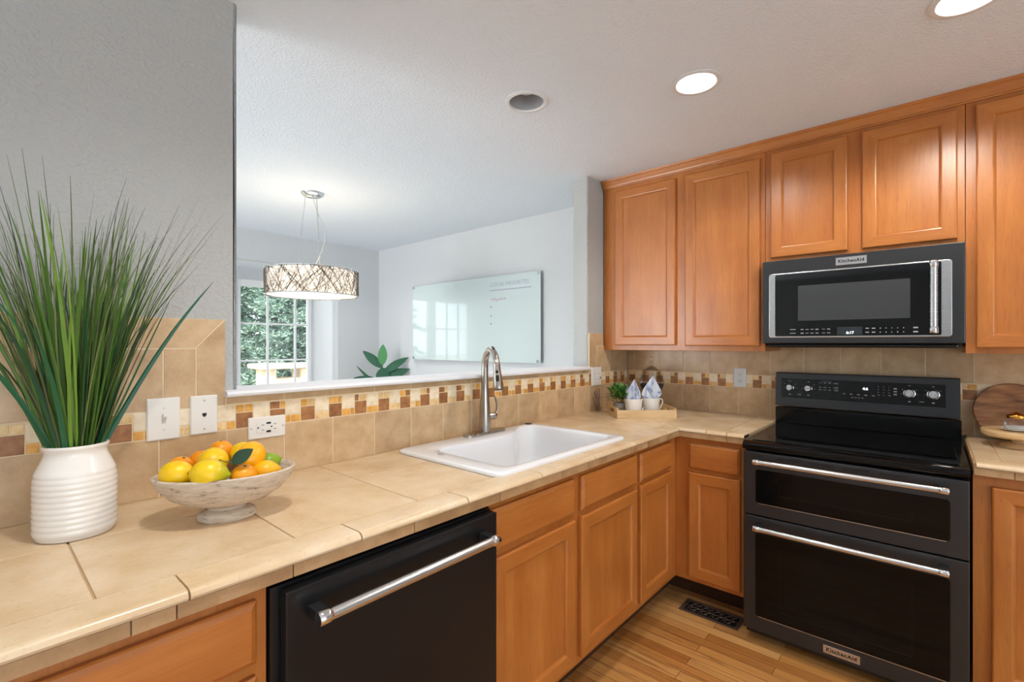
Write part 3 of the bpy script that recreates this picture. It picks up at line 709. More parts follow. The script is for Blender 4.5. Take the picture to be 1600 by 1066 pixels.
# ------------------------------------------------------------------ sink and faucet
sk = thing('kitchen_sink', 'white enamel drop-in sink in the tiled worktop under the pass-through', 'sink', (1.53, 1.31, 0.925))
def densify(P, n=160):
    P = [Vector((p[0], p[1], 0)) for p in P]; L = [0]
    for i in range(len(P)): L.append(L[-1]+(P[(i+1) % len(P)]-P[i]).length)
    out = []
    for k in range(n):
        s = L[-1]*k/n; i = max(j for j in range(len(P)) if L[j] <= s+1e-9)
        d = L[i+1]-L[i]; out.append(P[i].lerp(P[(i+1) % len(P)], (s-L[i])/d if d else 0))
    return out
def smoothp(P, it):
    for _ in range(it): P = [(P[i-1]+P[i]*2+P[(i+1) % len(P)])/4 for i in range(len(P))]
    return P
SX0, SX1, SY0, SY1 = 1.108, 1.955, 1.032, 1.588
inner = densify([(1.905, 1.30), (1.905, 1.545), (1.79, 1.545), (1.73, 1.50), (1.68, 1.462), (1.52, 1.455), (1.35, 1.462), (1.20, 1.47), (1.20, 1.074), (1.905, 1.074)])
inner = smoothp(inner, 18)
cen = Vector((1.53, 1.29, 0))
def outer_at(p, x0, x1, y0, y1, r):       # ray from the centre to a rounded rectangle
    d = (p-cen); best = None
    lo, hi = 0.0, 4.0
    for _ in range(40):
        m = (lo+hi)/2; q = cen+d*m
        dx = max(x0+r-q.x, 0, q.x-(x1-r)); dy = max(y0+r-q.y, 0, q.y-(y1-r))
        if math.hypot(dx, dy) > r: hi = m
        else: lo = m
    return cen+d*lo
def ringz(P, z): return [(p.x, p.y, z) for p in P]
def shrink(P, k):
    return [cen+(p-cen)*k for p in P]
o0 = [outer_at(p, SX0, SX1, SY0, SY1, 0.035) for p in inner]; o1 = [outer_at(p, SX0+0.004, SX1-0.004, SY0+0.004, SY1-0.004, 0.034) for p in inner]
o2 = [outer_at(p, SX0+0.014, SX1-0.014, SY0+0.014, SY1-0.014, 0.03) for p in inner]
bm = NB()
loft(bm, [ringz(o0, 0.9262), ringz(o0, 0.9335), ringz(o1, 0.9375), ringz(o2, 0.9395), ringz([a.lerp(b, 0.5) for a, b in zip(o2, inner)], 0.9388),
          ringz([b+(b-cen).normalized()*0.006 for b in inner], 0.9382), ringz(inner, 0.935), ringz(shrink(inner, 0.985), 0.925), ringz(shrink(inner, 0.97), 0.88),
          ringz(shrink(inner, 0.95), 0.80), ringz(shrink(inner, 0.93), 0.755), ringz(shrink(inner, 0.88), 0.737), ringz(shrink(inner, 0.6), 0.732)], False, True)
basin = obj('basin', bm, ENAMEL, sk, smooth=50)
bm = NB(); ys = [1.085+0.37*i/14 for i in range(15)]; rings = []
for y in ys:
    e = abs((y-1.27)/0.185); zt = 0.775+0.05*e**3
    rings.append([(1.505-0.045, y, 0.733), (1.505-0.028, y, zt-0.03), (1.505-0.012, y, zt-0.004), (1.505, y, zt), (1.505+0.012, y, zt-0.004), (1.505+0.028, y, zt-0.03), (1.505+0.045, y, 0.733)])
loft(bm, rings, True, True); obj('basin_divider', bm, ENAMEL, sk, smooth=60)
bm = NB(); lathe(bm, [(0.0, 0.0005), (0.019, 0.0005), (0.019, 0.003), (0.016, 0.005), (0.0, 0.0055)], (1.905, 1.566, 0.9385), 24); obj('hole_cover', bm, plain('dark_plug', lin(78, 78, 80), rough=0.35, metal=0.6), sk, smooth=40)
bm = NB(); lathe(bm, [(0.0125, 0), (0.0125, 0.0014), (0.0098, 0.0016), (0.0098, 0.0006), (0, 0.0006)], (1.168, 1.385, 0.9388), 24, sx=0.8, sy=1.35)
obj('enamel_emblem', bm, plain('grey_mark', lin(168, 170, 174), rough=0.3), sk)

fc = thing('kitchen_faucet', 'brushed nickel pull-down faucet on the back rim of the sink', 'faucet', (1.57, 1.548, 0.939))
bx, by = 1.572, 1.553
bm = NB(); P = rrect(bx-0.128, bx+0.128, by-0.027, by+0.027, 0.0265, 8); P2 = rrect(bx-0.125, bx+0.125, by-0.024, by+0.024, 0.0235, 8)
loft(bm, [[(x, y, 0.9388) for x, y in P], [(x, y, 0.9475) for x, y in P], [(x, y, 0.950) for x, y in P2]], True, True)
obj('base_plate', bm, NICKEL, fc, smooth=40)
bm = NB(); lathe(bm, [(0.0275, 0.950), (0.0275, 0.955), (0.027, 0.99), (0.0245, 1.05), (0.0205, 1.11), (0.0175, 1.16), (0.0165, 1.20), (0.016, 1.225)], (bx, by, 0), 32)
obj('body', bm, NICKEL, fc, smooth=40)
sd = Vector((-0.438, -0.899, 0)).normalized(); B0 = Vector((bx, by, 0)); pts = []; Rr = 0.078
for z in (1.224, 1.235, 1.245): pts.append(B0+Vector((0, 0, z)))
for i in range(1, 19):
    a = PI-PI*i/18*0.92; pts.append(B0+sd*(Rr+Rr*math.cos(a))+Vector((0, 0, 1.248+Rr*math.sin(a))))
bm = NB(); tube(bm, pts, [0.016]*3+[0.0158-0.0018*i/18 for i in range(18)], 20); obj('spout', bm, NICKEL, fc, smooth=40)
e = pts[-1]; td = (pts[-1]-pts[-2]).normalized(); td = (td+Vector((0, 0, -0.6))).normalized()
bm = NB(); hd = [(0, 0.0148), (0.002, 0.0155), (0.004, 0.0152), (0.03, 0.0165), (0.07, 0.0205), (0.098, 0.0225), (0.108, 0.0225), (0.112, 0.021)]
tube(bm, [e+td*s for s, r in hd], [r for s, r in hd], 24); sp = obj('spray_head', bm, NICKEL, fc, smooth=40)
bm = NB(); front = (Vector((-0.75, -0.66, 0.0))); front = (front-td*front.dot(td)).normalized(); sdv = td.cross(front)
for (s, hw, hl, r) in ((0.038, 0.0065, 0.007, 0.0172), (0.066, 0.0075, 0.015, 0.0203)):
    c0 = e+td*s+front*(r-0.003); vs = []
    for lay in (0, 0.0055):
        vs.append([c0+front*lay+sdv*hw*math.cos(2*PI*i/16)*(abs(math.cos(2*PI*i/16))**-0.3 if abs(math.cos(2*PI*i/16)) > .2 else 1)+td*hl*math.sin(2*PI*i/16) for i in range(16)])
    loft(bm, vs, True, True)
obj('spray_button', bm, BLACK, sp)
bm = NB(); tube(bm, [e+td*0.1118, e+td*0.114], [0.0195, 0.0185], 24); obj('aerator', bm, BLACK, sp)
q = pts[-7]; up = (q-(B0+sd*Rr+Vector((0, 0, 1.248)))).normalized()
bm = NB(); tg = (pts[-6]-pts[-8]).normalized(); tube(bm, [q+up*0.0145-tg*0.012, q+up*0.0150-tg*0.008, q+up*0.0150+tg*0.008, q+up*0.0145+tg*0.012], [0.002, 0.0055, 0.0055, 0.002], 12); obj('sensor_window', bm, BLACK, fc)
hdv = Vector((0.93, -0.36, 0)).normalized(); h0 = B0+Vector((0, 0, 1.018))
bm = NB(); tube(bm, [h0+hdv*0.015, h0+hdv*0.038, h0+hdv*0.039, h0+hdv*0.040, h0+hdv*0.041, h0+hdv*0.056, h0+hdv*0.060], [0.0155, 0.0155, 0.0145, 0.0145, 0.016, 0.016, 0.013], 24)
hv = obj('handle', bm, NICKEL, fc, smooth=40)
bm = NB(); b0 = h0+hdv*0.051; P = bez(b0+Vector((0, 0, 0.006)), b0+Vector((0.020, -0.004, 0.02)), b0+Vector((0.016, -0.003, 0.06)), b0+Vector((-0.006, 0.0, 0.096)), 10)
tube(bm, P, [0.009, 0.0088, 0.0085, 0.008, 0.0075, 0.007, 0.0066, 0.0062, 0.0058, 0.005, 0.003], 12, flat=0.6); obj('lever', bm, NICKEL, hv, smooth=40)

# ------------------------------------------------------------------ wall plates
def plate(name, label, F, u, v, wd, ht, mat, cat='outlet'):
    p = F(u, v, 0); t = thing(name, label, cat, p)
    bm = NB(); a = rrect(u-wd/2, u+wd/2, v-ht/2, v+ht/2, 0.003, 3); b = rrect(u-wd/2+0.003, u+wd/2-0.003, v-ht/2+0.003, v+ht/2-0.003, 0.002, 3)
    loft(bm, [[F(x, z, 0.0005) for x, z in a], [F(x, z, 0.004) for x, z in a], [F(x, z, 0.0062) for x, z in b]], True, True)
    obj('cover_plate', bm, mat, t); return t
def dots(t, F, pts, r, w, mat, name='screw'):
    for (u, v) in pts:
        bm = NB(); a = F(u, v, w-0.001); b = F(u, v, w+0.0008); cyl(bm, a, b, r, 12); obj(name, bm, mat, t)
F = F1
t = plate('light_switch', 'white toggle light switch plate on the tile beside the potted grass', F, 0.356, 1.144, 0.077, 0.117, WHITE_P, 'switch')
bm = NB(); fbox(bm, F, 0.351, 0.361, 1.131, 1.157, 0.006, 0.0068); obj('toggle_slot', bm, GREY_P, t)
bm = NB(); loft(bm, [[F(x, z, 0.0065) for x, z in ((0.3508, 1.137), (0.3612, 1.137), (0.3612, 1.154), (0.3508, 1.154))], [F(x, z, 0.021) for x, z in ((0.352, 1.151), (0.360, 1.151), (0.360, 1.163), (0.352, 1.163))]], True, True); obj('toggle', bm, WHITE_P, t)
dots(t, F, ((0.356, 1.174), (0.356, 1.114)), 0.0028, 0.0062, GREY_P)
t = plate('phone_jack', 'white phone jack plate between the light switch and the pass-through ledge', F, 0.455, 1.145, 0.070, 0.113, WHITE_P, 'phone jack')
bm = NB(); fbox(bm, F, 0.4495, 0.4605, 1.142, 1.150, 0.0055, 0.0068); fbox(bm, F, 0.452, 0.458, 1.139, 1.142, 0.0055, 0.0068); obj('jack', bm, SLOT, t)
dots(t, F, ((0.455, 1.187), (0.455, 1.103)), 0.0028, 0.0062, SCREW)
t = plate('wall_outlet', 'white outlet plate set sideways on the tile above the fruit bowl', F, 0.633, 1.085, 0.114, 0.069, WHITE_P)
bm = NB(); loft(bm, [[F(x, z, 0.006) for x, z in rrect(0.6, 0.667, 1.069, 1.102, 0.002, 2)], [F(x, z, 0.0078) for x, z in rrect(0.6, 0.667, 1.069, 1.102, 0.002, 2)]], True, True); obj('receptacle', bm, WHITE_P, t)
bm = NB()
for u in (0.618, 0.656): fbox(bm, F, u-0.004, u+0.004, 1.093, 1.0946, 0.0072, 0.0082); fbox(bm, F, u-0.004, u+0.004, 1.077, 1.0786, 0.0072, 0.0082)
for u in (0.604, 0.645): cyl(bm, F(u, 1.086, 0.0072), F(u, 1.086, 0.0082), 0.0026, 10)
for v in (1.0985, 1.072): fbox(bm, F, 0.629, 0.643, v-0.003, v+0.003, 0.0072, 0.0083)
obj('socket_slots', bm, SLOT, t); dots(t, F, ((0.584, 1.085), (0.682, 1.085)), 0.0025, 0.0062, SCREW)
t = plate('wall_outlet', 'almond outlet plate at the right end of the pass-through ledge', F, 2.650, 1.145, 0.118, 0.118, WHITE_P)
for u in (2.627, 2.673):
    for v in (1.163, 1.127):
        bm = NB(); fbox(bm, F, u-0.004, u-0.0025, v-0.004, v+0.004, 0.0058, 0.0068); fbox(bm, F, u+0.0025, u+0.004, v-0.004, v+0.004, 0.0058, 0.0068); obj('socket_slots', bm, SLOT, t)
bm = NB(); fbox(bm, F, 2.690, 2.697, 1.127, 1.141, 0.0058, 0.0085); obj('dimmer_knob', bm, SLOT, t)
dots(t, F, ((2.627, 1.145), (2.673, 1.145)), 0.0025, 0.0062, SCREW)
t = plate('wall_outlet', 'grey-white duplex outlet plate on the tile left of the range', F2, 0.873, 1.148, 0.071, 0.117, GREY_P)
for v in (1.168, 1.128):
    bm = NB(); cyl(bm, F2(0.873, v, 0.006), F2(0.873, v, 0.0078), 0.0165, 24); rc = obj('receptacle', bm, GREY_P, t)
    bm = NB(); fbox(bm, F2, 0.878, 0.8805, v, v+0.008, 0.0072, 0.0083); fbox(bm, F2, 0.8655, 0.868, v, v+0.008, 0.0072, 0.0083); cyl(bm, F2(0.873, v-0.007, 0.0072), F2(0.873, v-0.007, 0.0083), 0.0026, 10); obj('socket_slots', bm, SLOT, rc)
dots(t, F2, ((0.873, 1.148),), 0.0025, 0.0062, SCREW)

# ------------------------------------------------------------------ floor register
VX0, VX1, VY0, VY1 = 2.385, 2.512, 0.686, 0.970
fv = thing('floor_register', 'dark bronze floor register with scrolled grille beside the range', 'vent', (2.45, 0.83, 0))
BRZ = plain('oiled_bronze', lin(112, 92, 80), rough=0.4, metal=0.5)
bm = NB(); f = 0.014
for (x0, x1, y0, y1) in ((VX0, VX0+f, VY0, VY1), (VX1-f, VX1, VY0, VY1), (VX0+f, VX1-f, VY0, VY0+f*1.3), (VX0+f, VX1-f, VY1-f*1.3, VY1)): box(bm, x0, x1, y0, y1, 0.0, 0.006, 0.0015)
obj('frame', bm, BRZ, fv)
bm = NB(); box(bm, VX0+f, VX1-f, VY0+f, VY1-f, 0.0002, 0.0012); obj('duct_opening', bm, SLOT, fv)
bm = NB(); n = 8
for r in range(2):
    for k in range(n):
        y = VY0+0.03+(VY1-VY0-0.06)*(k+0.5)/n; x = VX0+0.028+r*0.036+0.018
        s = 1 if (k+r) % 2 else -1
        tube(bm, bez((x-0.017, y-0.012*s, 0.004), (x-0.012, y+0.014*s, 0.004), (x+0.008, y-0.016*s, 0.004), (x+0.017, y+0.012*s, 0.004), 8), 0.0026, 6)
        tube(bm, bez((x-0.017, y+0.010, 0.0035), (x-0.006, y+0.013, 0.0035), (x+0.006, y+0.006, 0.0035), (x+0.016, y-0.012, 0.0035), 6), 0.0022, 6)
for x in (VX0+0.0635,): box(bm, x-0.0022, x+0.0022, VY0+f, VY1-f, 0.0012, 0.0055)
obj('grille', bm, BRZ, fv)

# ------------------------------------------------------------------ recessed ceiling lights
RIM = plain('light_trim_white', lin(226, 226, 226), rough=0.45)
BAF = plain('light_baffle', lin(168, 170, 172), rough=0.5)
LBL = {0: 'unlit recessed ceiling light above the sink', 1: 'lit recessed ceiling light in front of the wall cabinets', 2: 'lit recessed ceiling light cut by the top edge of the picture'}
for i, (x, y, on) in enumerate(CANS):
    t = thing('recessed_light', LBL[i], 'ceiling light', (x, y, CEILZ), 'recessed ceiling lights')
    bm = NB(); lathe(bm, [(0.080, 0.004), (0.096, -0.0002), (0.096, -0.004), (0.090, -0.007), (0.078, -0.006), (0.074, 0.0)], (x, y, CEILZ), 40, cap=False); obj('trim_ring', bm, RIM, t, smooth=40)
    d = 0.022 if on else 0.075
    bm = NB(); lathe(bm, [(0.0745, -0.001), (0.071, d*0.5), (0.064, d), (0.064, d+0.02)], (x, y, CEILZ), 40, cap=False); obj('baffle', bm, RIM if on else BAF, t, smooth=40)
    bm = NB()
    if on: lathe(bm, [(0.0, 0.008), (0.030, 0.009), (0.069, 0.014), (0.069, 0.02)], (x, y, CEILZ), 40, cap=False)
    else: lathe(bm, [(0.0, 0.040), (0.030, 0.044), (0.044, 0.055), (0.046, 0.075), (0.03, 0.10)], (x, y, CEILZ), 32, cap=False)
    obj('lens' if on else 'bulb', bm, LAMP if on else WHITE, t, smooth=50)
    if on:
        l = light('recessed_lamp', 'SPOT', (0, 0, -0.012), (15, 46)[i-1], (WARM, (1, 0.95, 0.86))[i-1], spot_size=math.radians(160), spot_blend=0.4, shadow_soft_size=0.06)
        l.parent = t

# ------------------------------------------------------------------ pendant lamp in the dining room
PX, PY = 1.59, 3.27
pd = thing('pendant_lamp', 'chrome drum pendant lamp of woven wire and crystal, hanging from the dining ceiling', 'lamp', (PX, PY, CEILZ))
DR, DZ0, DZ1 = 0.305, 1.690, 1.868
bm = NB(); lathe(bm, [(0, -0.026), (0.05, -0.024), (0.072, -0.012), (0.078, -0.001), (0, -0.001)], (PX, PY, CEILZ), 32); obj('canopy', bm, CHROME, pd, smooth=40)
for a in (0.6, 2.7, 4.8):
    bm = NB(); p = (PX+0.05*math.cos(a), PY+0.05*math.sin(a)); q = (PX+0.2*math.cos(a), PY+0.2*math.sin(a))
    tube(bm, [(p[0], p[1], CEILZ-0.024), (p[0], p[1], CEILZ-0.05), (PX+0.10*math.cos(a), PY+0.10*math.sin(a), DZ1)], 0.0016, 6); obj('cable', bm, SCREW, pd)
bm = NB(); tube(bm, bez((PX, PY, CEILZ-0.024), (PX+0.03, PY-0.02, 2.2), (PX+0.10, PY-0.06, 2.2), (PX+0.055, PY-0.03, 2.02), 12)+bez((PX+0.055, PY-0.03, 2.02), (PX+0.03, PY-0.01, 1.95), (PX+0.04, PY, 1.93), (PX-0.02, PY, DZ1), 8)[1:], 0.0022, 6); obj('power_cord', bm, plain('clear_cord', lin(190, 190, 188), rough=0.3), pd)
def hoop(bm, z, r=0.004):
    n = 64; P = [(PX+DR*math.cos(2*PI*i/n), PY+DR*math.sin(2*PI*i/n), z) for i in range(n+1)]; tube(bm, P, r, 6, cap=False)
bm = NB(); hoop(bm, DZ0); hoop(bm, DZ1)
for k in range(3):
    a = 0.6+k*2.1; tube(bm, [(PX+DR*math.cos(a), PY+DR*math.sin(a), DZ1), (PX, PY, DZ1)], 0.003, 6)
obj('drum_frame', bm, CHROME, pd, smooth=40)
bm = NB(); rr = random.Random(11)
for k in range(300):
    a0 = rr.uniform(0, 2*PI); z0 = rr.choice((DZ0, DZ1, rr.uniform(DZ0, DZ1))); da = rr.choice((-1, 1))*rr.uniform(0.08, 0.60); z1 = DZ1 if z0 == DZ0 else DZ0 if z0 == DZ1 else rr.choice((DZ0, DZ1))
    rad = DR+rr.uniform(-0.006, 0.003)
    tube(bm, [(PX+rad*math.cos(a0+da*i/5), PY+rad*math.sin(a0+da*i/5), z0+(z1-z0)*i/5) for i in range(6)], 0.0016, 4)
obj('wire_weave', bm, plain('dark_chrome_wire', lin(110, 100, 92), rough=0.3, metal=0.8), pd)
def shade_mat():
    m, t, b = nt('lit_crystal_shade'); v = coords(t, (1, 1, 1), rnd=False)
    vo = N(t, 'ShaderNodeTexVoronoi'); vo.inputs['Scale'].default_value = 60; t.links.new(v, vo.inputs['Vector'])
    c = ramp(t, vo.outputs['Distance'], ((0.0, (1, 0.93, 0.82, 1)), (0.5, (1, 0.82, 0.62, 1)), (1, (0.85, 0.62, 0.42, 1))))
    b.inputs['Base Color'].default_value = lin(240, 232, 220); t.links.new(c, b.inputs['Emission Color']); b.inputs['Emission Strength'].default_value = 0.8; setp(b, rough=0.2); return m
SHADE = shade_mat()
bm = NB(); lathe(bm, [(DR-0.03, DZ0+0.004), (DR-0.03, DZ1-0.004)], (PX, PY, 0), 48, cap=False); obj('crystal_shade', bm, SHADE, pd, smooth=40)
bm = NB(); rr = random.Random(21)
for k in range(520):
    a = rr.uniform(0, 2*PI); z = rr.uniform(DZ0+0.01, DZ1-0.01); r = DR-0.016; s = rr.uniform(0.005, 0.009); c0 = Vector((PX+r*math.cos(a), PY+r*math.sin(a), z))
    vs = [bm.verts.new(c0+Vector(d)*s) for d in ((1, 0, 0), (0, 1, 0), (-1, 0, 0), (0, -1, 0), (0, 0, 1.2), (0, 0, -1.2))]
    for q in ((0, 1, 4), (1, 2, 4), (2, 3, 4), (3, 0, 4), (1, 0, 5), (2, 1, 5), (3, 2, 5), (0, 3, 5)): bm.faces.new([vs[i] for i in q])
o = obj('crystals', bm, plain('crystal', (0.95, 0.92, 0.88, 1), rough=0.05, spec=0.8), pd); o['kind'] = 'stuff'
bm = NB(); lathe(bm, [(0, DZ0+0.002), (DR-0.012, DZ0+0.002), (DR-0.012, DZ0+0.006), (0, DZ0+0.006)], (PX, PY, 0), 48); obj('bottom_diffuser', bm, SHADE, pd)
for k in range(4):
    a = k*PI/2+0.4; c0 = (PX+0.14*math.cos(a), PY+0.14*math.sin(a), DZ1-0.05)
    bm = NB(); lathe(bm, [(0, -0.02), (0.009, -0.015), (0.010, 0), (0.006, 0.02), (0.004, 0.045)], c0, 12); obj('bulb', bm, LAMP, pd, smooth=40)
l = light('pendant_glow', 'POINT', (0, 0, DZ1-0.03-CEILZ), 3, (1, 0.94, 0.86), shadow_soft_size=0.12); l.parent = pd

# ------------------------------------------------------------------ glass writing board
gb = thing('glass_board', 'frosted glass writing board on standoffs, dining room wall seen through the pass-through', 'board', (3.06, 3.22, 1.57))
m, t, b = nt('tinted_board_glass'); b.inputs['Base Color'].default_value = lin(206, 219, 217); setp(b, rough=0.03, spec=0.9); BOARD = m
bm = NB(); box(bm, 3.045, 3.051, 2.375, 4.072, 1.193, 1.947, 0.001); gbp = obj('glass_panel', bm, BOARD, gb)
for (y, z) in ((2.40, 1.93), (2.40, 1.21), (4.04, 1.93), (4.04, 1.21)):
    bm = NB(); cyl(bm, (3.0795, y, z), (3.0515, y, z), 0.009, 16); cyl(bm, (3.0445, y, z), (3.036, y, z), 0.012, 16); obj('standoff', bm, CHROME, gb)
bm = text_bm('LOCAL FAVORITES', 0.050, M_stove(3.0440, 2.715, 1.872), 0.0002, -0.001, 1.05); o = obj('lettering', bm, plain('violet_marker', lin(138, 132, 172), rough=0.6), gbp)
bm = NB(); box(bm, 3.0436, 3.0442, 2.47, 2.95, 1.820, 1.826); obj('underline', bm, plain('violet_line', lin(160, 154, 186), rough=0.6), gbp)
bm = NB(); rr = random.Random(3); y = 2.93
P = [(3.0440, 2.93-0.012*i, 1.742+0.012*math.sin(i*1.9)+0.004*math.sin(i*0.7)) for i in range(16)]; tube(bm, P, 0.0022, 4)
obj('red_scribble', bm, plain('red_marker', lin(214, 160, 160), rough=0.6), gbp)
bm = NB()
for z in (1.68, 1.60, 1.53): cyl(bm, (3.0446, 2.93, z), (3.0436, 2.93, z), 0.007, 10)
obj('bullet_dots', bm, plain('dark_marker', lin(110, 120, 130), rough=0.6), gbp)

# ------------------------------------------------------------------ rubber plant in the dining corner
def leaf_bm(bm, base, d, up, L, W, curl=0.25, nseg=8, fold=0.15):
    d = Vector(d).normalized(); up = Vector(up); side = d.cross(up).normalized(); up = side.cross(d).normalized(); prev = None
    for i in range(nseg+1):
        s = i/nseg; wd = W*math.sin(PI*min(1, 0.04+s*0.96))**0.75*(1-0.25*s) if i < nseg else 0.0005
        c = Vector(base)+d*L*s+up*(-curl*L*s*s); row = [bm.verts.new(c-side*wd+up*fold*wd), bm.verts.new(c), bm.verts.new(c+side*wd+up*fold*wd)]
        if prev:
            bm.faces.new((prev[0], prev[1], row[1], row[0])); bm.faces.new((prev[1], prev[2], row[2], row[1]))
        prev = row
def leafmat(name, c0, c1, rough=0.35, back=0.0):
    m, t, b = nt(name); geo = N(t, 'ShaderNodeNewGeometry')
    c = ramp(t, geo.outputs['Random Per Island'], ((0.0, c0), (1.0, c1))); t.links.new(c, b.inputs['Base Color']); setp(b, rough=rough); return m
RUB = leafmat('rubber_leaf', lin(20, 72, 52), lin(58, 120, 84), 0.25)
RUBL = leafmat('rubber_leaf_young', lin(74, 140, 84), lin(84, 150, 92), 0.3)
rp = thing('rubber_plant', 'dark green rubber plant in a pot in the far dining corner', 'plant', (2.86, 4.36, 0))
bm = NB(); lathe(bm, [(0.10, 0.0), (0.13, 0.26), (0.135, 0.28), (0.12, 0.28), (0.11, 0.25), (0, 0.25)], (2.86, 4.36, 0), 28); obj('pot', bm, CERAMIC, rp, smooth=40)
bm = NB(); tube(bm, bez((2.86, 4.36, 0.24), (2.83, 4.36, 0.6), (2.88, 4.34, 0.9), (2.86, 4.34, 1.14), 10), [0.011-0.0006*i for i in range(11)], 8); obj('stem', bm, plain('stem_brown', lin(90, 80, 54), rough=0.7), rp)
LV = [((2.86, 4.34, 1.13), (0.02, -0.03, 1.0), 0.22, 0.055, RUBL, 0.05), ((2.86, 4.34, 1.10), (-0.80, 0.62, 0.95), 0.27, 0.052, RUB, 0.08), ((2.87, 4.33, 1.05), (0.62, -0.70, 0.62), 0.30, 0.050, RUB, 0.12),
      ((2.86, 4.33, 1.10), (-0.06, -0.10, -1.0), 0.20, 0.080, RUB, 0.0), ((2.87, 4.33, 0.98), (0.66, -0.74, 0.42), 0.29, 0.062, RUB, 0.10), ((2.85, 4.35, 0.94), (-0.75, 0.66, 0.28), 0.30, 0.050, RUB, 0.30),
      ((2.86, 4.34, 0.96), (0.70, -0.75, -0.05), 0.26, 0.055, RUB, 0.12), ((2.85, 4.35, 0.90), (-0.7, 0.6, 0.1), 0.24, 0.05, RUB, 0.2), ((2.86, 4.34, 0.85), (0.6, -0.7, 0.2), 0.24, 0.05, RUB, 0.2), ((2.84, 4.36, 0.88), (-0.62, 0.72, 0.9), 0.34, 0.018, RUB, -0.12)]
for (p, d, L, W, m, cu) in LV:
    bm = NB(); leaf_bm(bm, p, d, (-0.55, -0.75, 0.35), L, W, cu); obj('leaf', bm, m, rp, smooth=True, recalc=False)

# ------------------------------------------------------------------ garden: spruces, stone bench
def spruce(name, label, x, y, h, rad, seed, mat, nb):
    rr = random.Random(seed); t = thing(name, label, 'tree', (x, y, -0.25))
    bm = NB(); tube(bm, [(x, y, -0.25), (x, y, h*0.5), (x, y, h)], [0.16, 0.09, 0.01], 10); obj('trunk', bm, plain('bark', lin(82, 66, 52), rough=0.9), t)
    V = []; Fc = []
    def spray(c, d):
        d = d.normalized(); s = d.cross(Vector((0, 0, 1)))
        s = s.normalized() if s.length > 1e-3 else Vector((1, 0, 0)); u = s.cross(d)
        for k in range(7):
            a = rr.uniform(-1.1, 1.1); bb = rr.uniform(-0.5, 0.9); n = (d*math.cos(a)+s*math.sin(a)+u*bb*0.7).normalized()
            L = rr.uniform(0.06, 0.14); wv = n.cross(Vector((rr.uniform(-1, 1), rr.uniform(-1, 1), rr.uniform(-1, 1)))).normalized()*rr.uniform(0.008, 0.015)
            i = len(V); V.extend([c-wv*0.5, c+n*L*0.5-wv, c+n*L, c+n*L*0.5+wv]); Fc.append((i, i+1, i+2, i+3))
    for k in range(nb):
        z = -0.1+(h+0.1)*(k/nb)**1.15; R = rad*(1-z/h)**0.8*rr.uniform(0.75, 1.05)
        if R < 0.1: continue
        a = k*2.399+rr.uniform(-0.3, 0.3); dr = Vector((math.cos(a), math.sin(a), 0)); m = max(4, int(R*9))
        for i in range(m):
            s = 0.25+0.75*i/m; dro = -0.28*R*s*s+0.12*R*s
            p = Vector((x, y, z))+dr*R*s+Vector((0, 0, dro)); sdv = dr.cross(Vector((0, 0, 1)))
            wd = 0.34*R*(1-s)+0.10
            for q in range(7):
                o = rr.uniform(-1, 1); spray(p+sdv*o*wd+Vector((0, 0, rr.uniform(-0.05, 0.05))), dr+sdv*o*0.8+Vector((0, 0, rr.uniform(-0.1, 0.5))))
    me = bpy.data.meshes.new('foliage'); B = BASE[t]; me.from_pydata([tuple(v-B) for v in V], [], Fc); me.materials.append(mat)
    o = bpy.data.objects.new('foliage', me); COL.objects.link(o); o.parent = t; BASE[o] = B
    return t
SPR = leafmat('blue_spruce_needles', lin(66, 100, 92), lin(178, 200, 180), 0.6)
spruce('spruce_tree', 'blue spruce filling the dining room window behind the stone bench', 4.75, 11.8, 7.5, 2.9, 4, SPR, 420)
spruce('spruce_tree', 'second blue spruce further back beside the garden, mirrored in the glass board', -1.9, 13.5, 8.0, 2.8, 8, leafmat('green_needles', lin(108, 140, 84), lin(182, 205, 140), 0.6), 170)
sb = thing('stone_bench', 'pale stone garden bench with thick slab top outside the window', 'bench', (3.45, 8.2, -0.25))
STONE = tile_mat('garden_stone', lin(196, 170, 140), lin(222, 204, 180), lin(238, 226, 208), 0.08, 0.8, 6)
def rough_box(bm, x0, x1, y0, y1, z0, z1, s):
    n = len(bm.verts); box(bm, x0, x1, y0, y1, z0, z1, 0.03, 3); bm.verts.ensure_lookup_table()
    for v in bm.verts[n:]: v.co += noise.noise_vector(v.co*7+Vector((s, s, s)))*0.015
bm = NB(); rough_box(bm, 3.02, 4.2, 8.0, 8.55, 0.94, 1.015, 1); obj('slab', bm, STONE, sb)
for (x0, x1, s) in ((3.13, 3.33, 2), (3.72, 3.98, 3)):
    bm = NB(); rough_box(bm, x0, x1, 8.08, 8.45, -0.25, 0.94, s); obj('pier', bm, STONE, sb)
bm = NB(); rough_box(bm, 3.30, 3.75, 8.12, 8.40, -0.25, 0.78, 5); obj('infill', bm, STONE, sb)

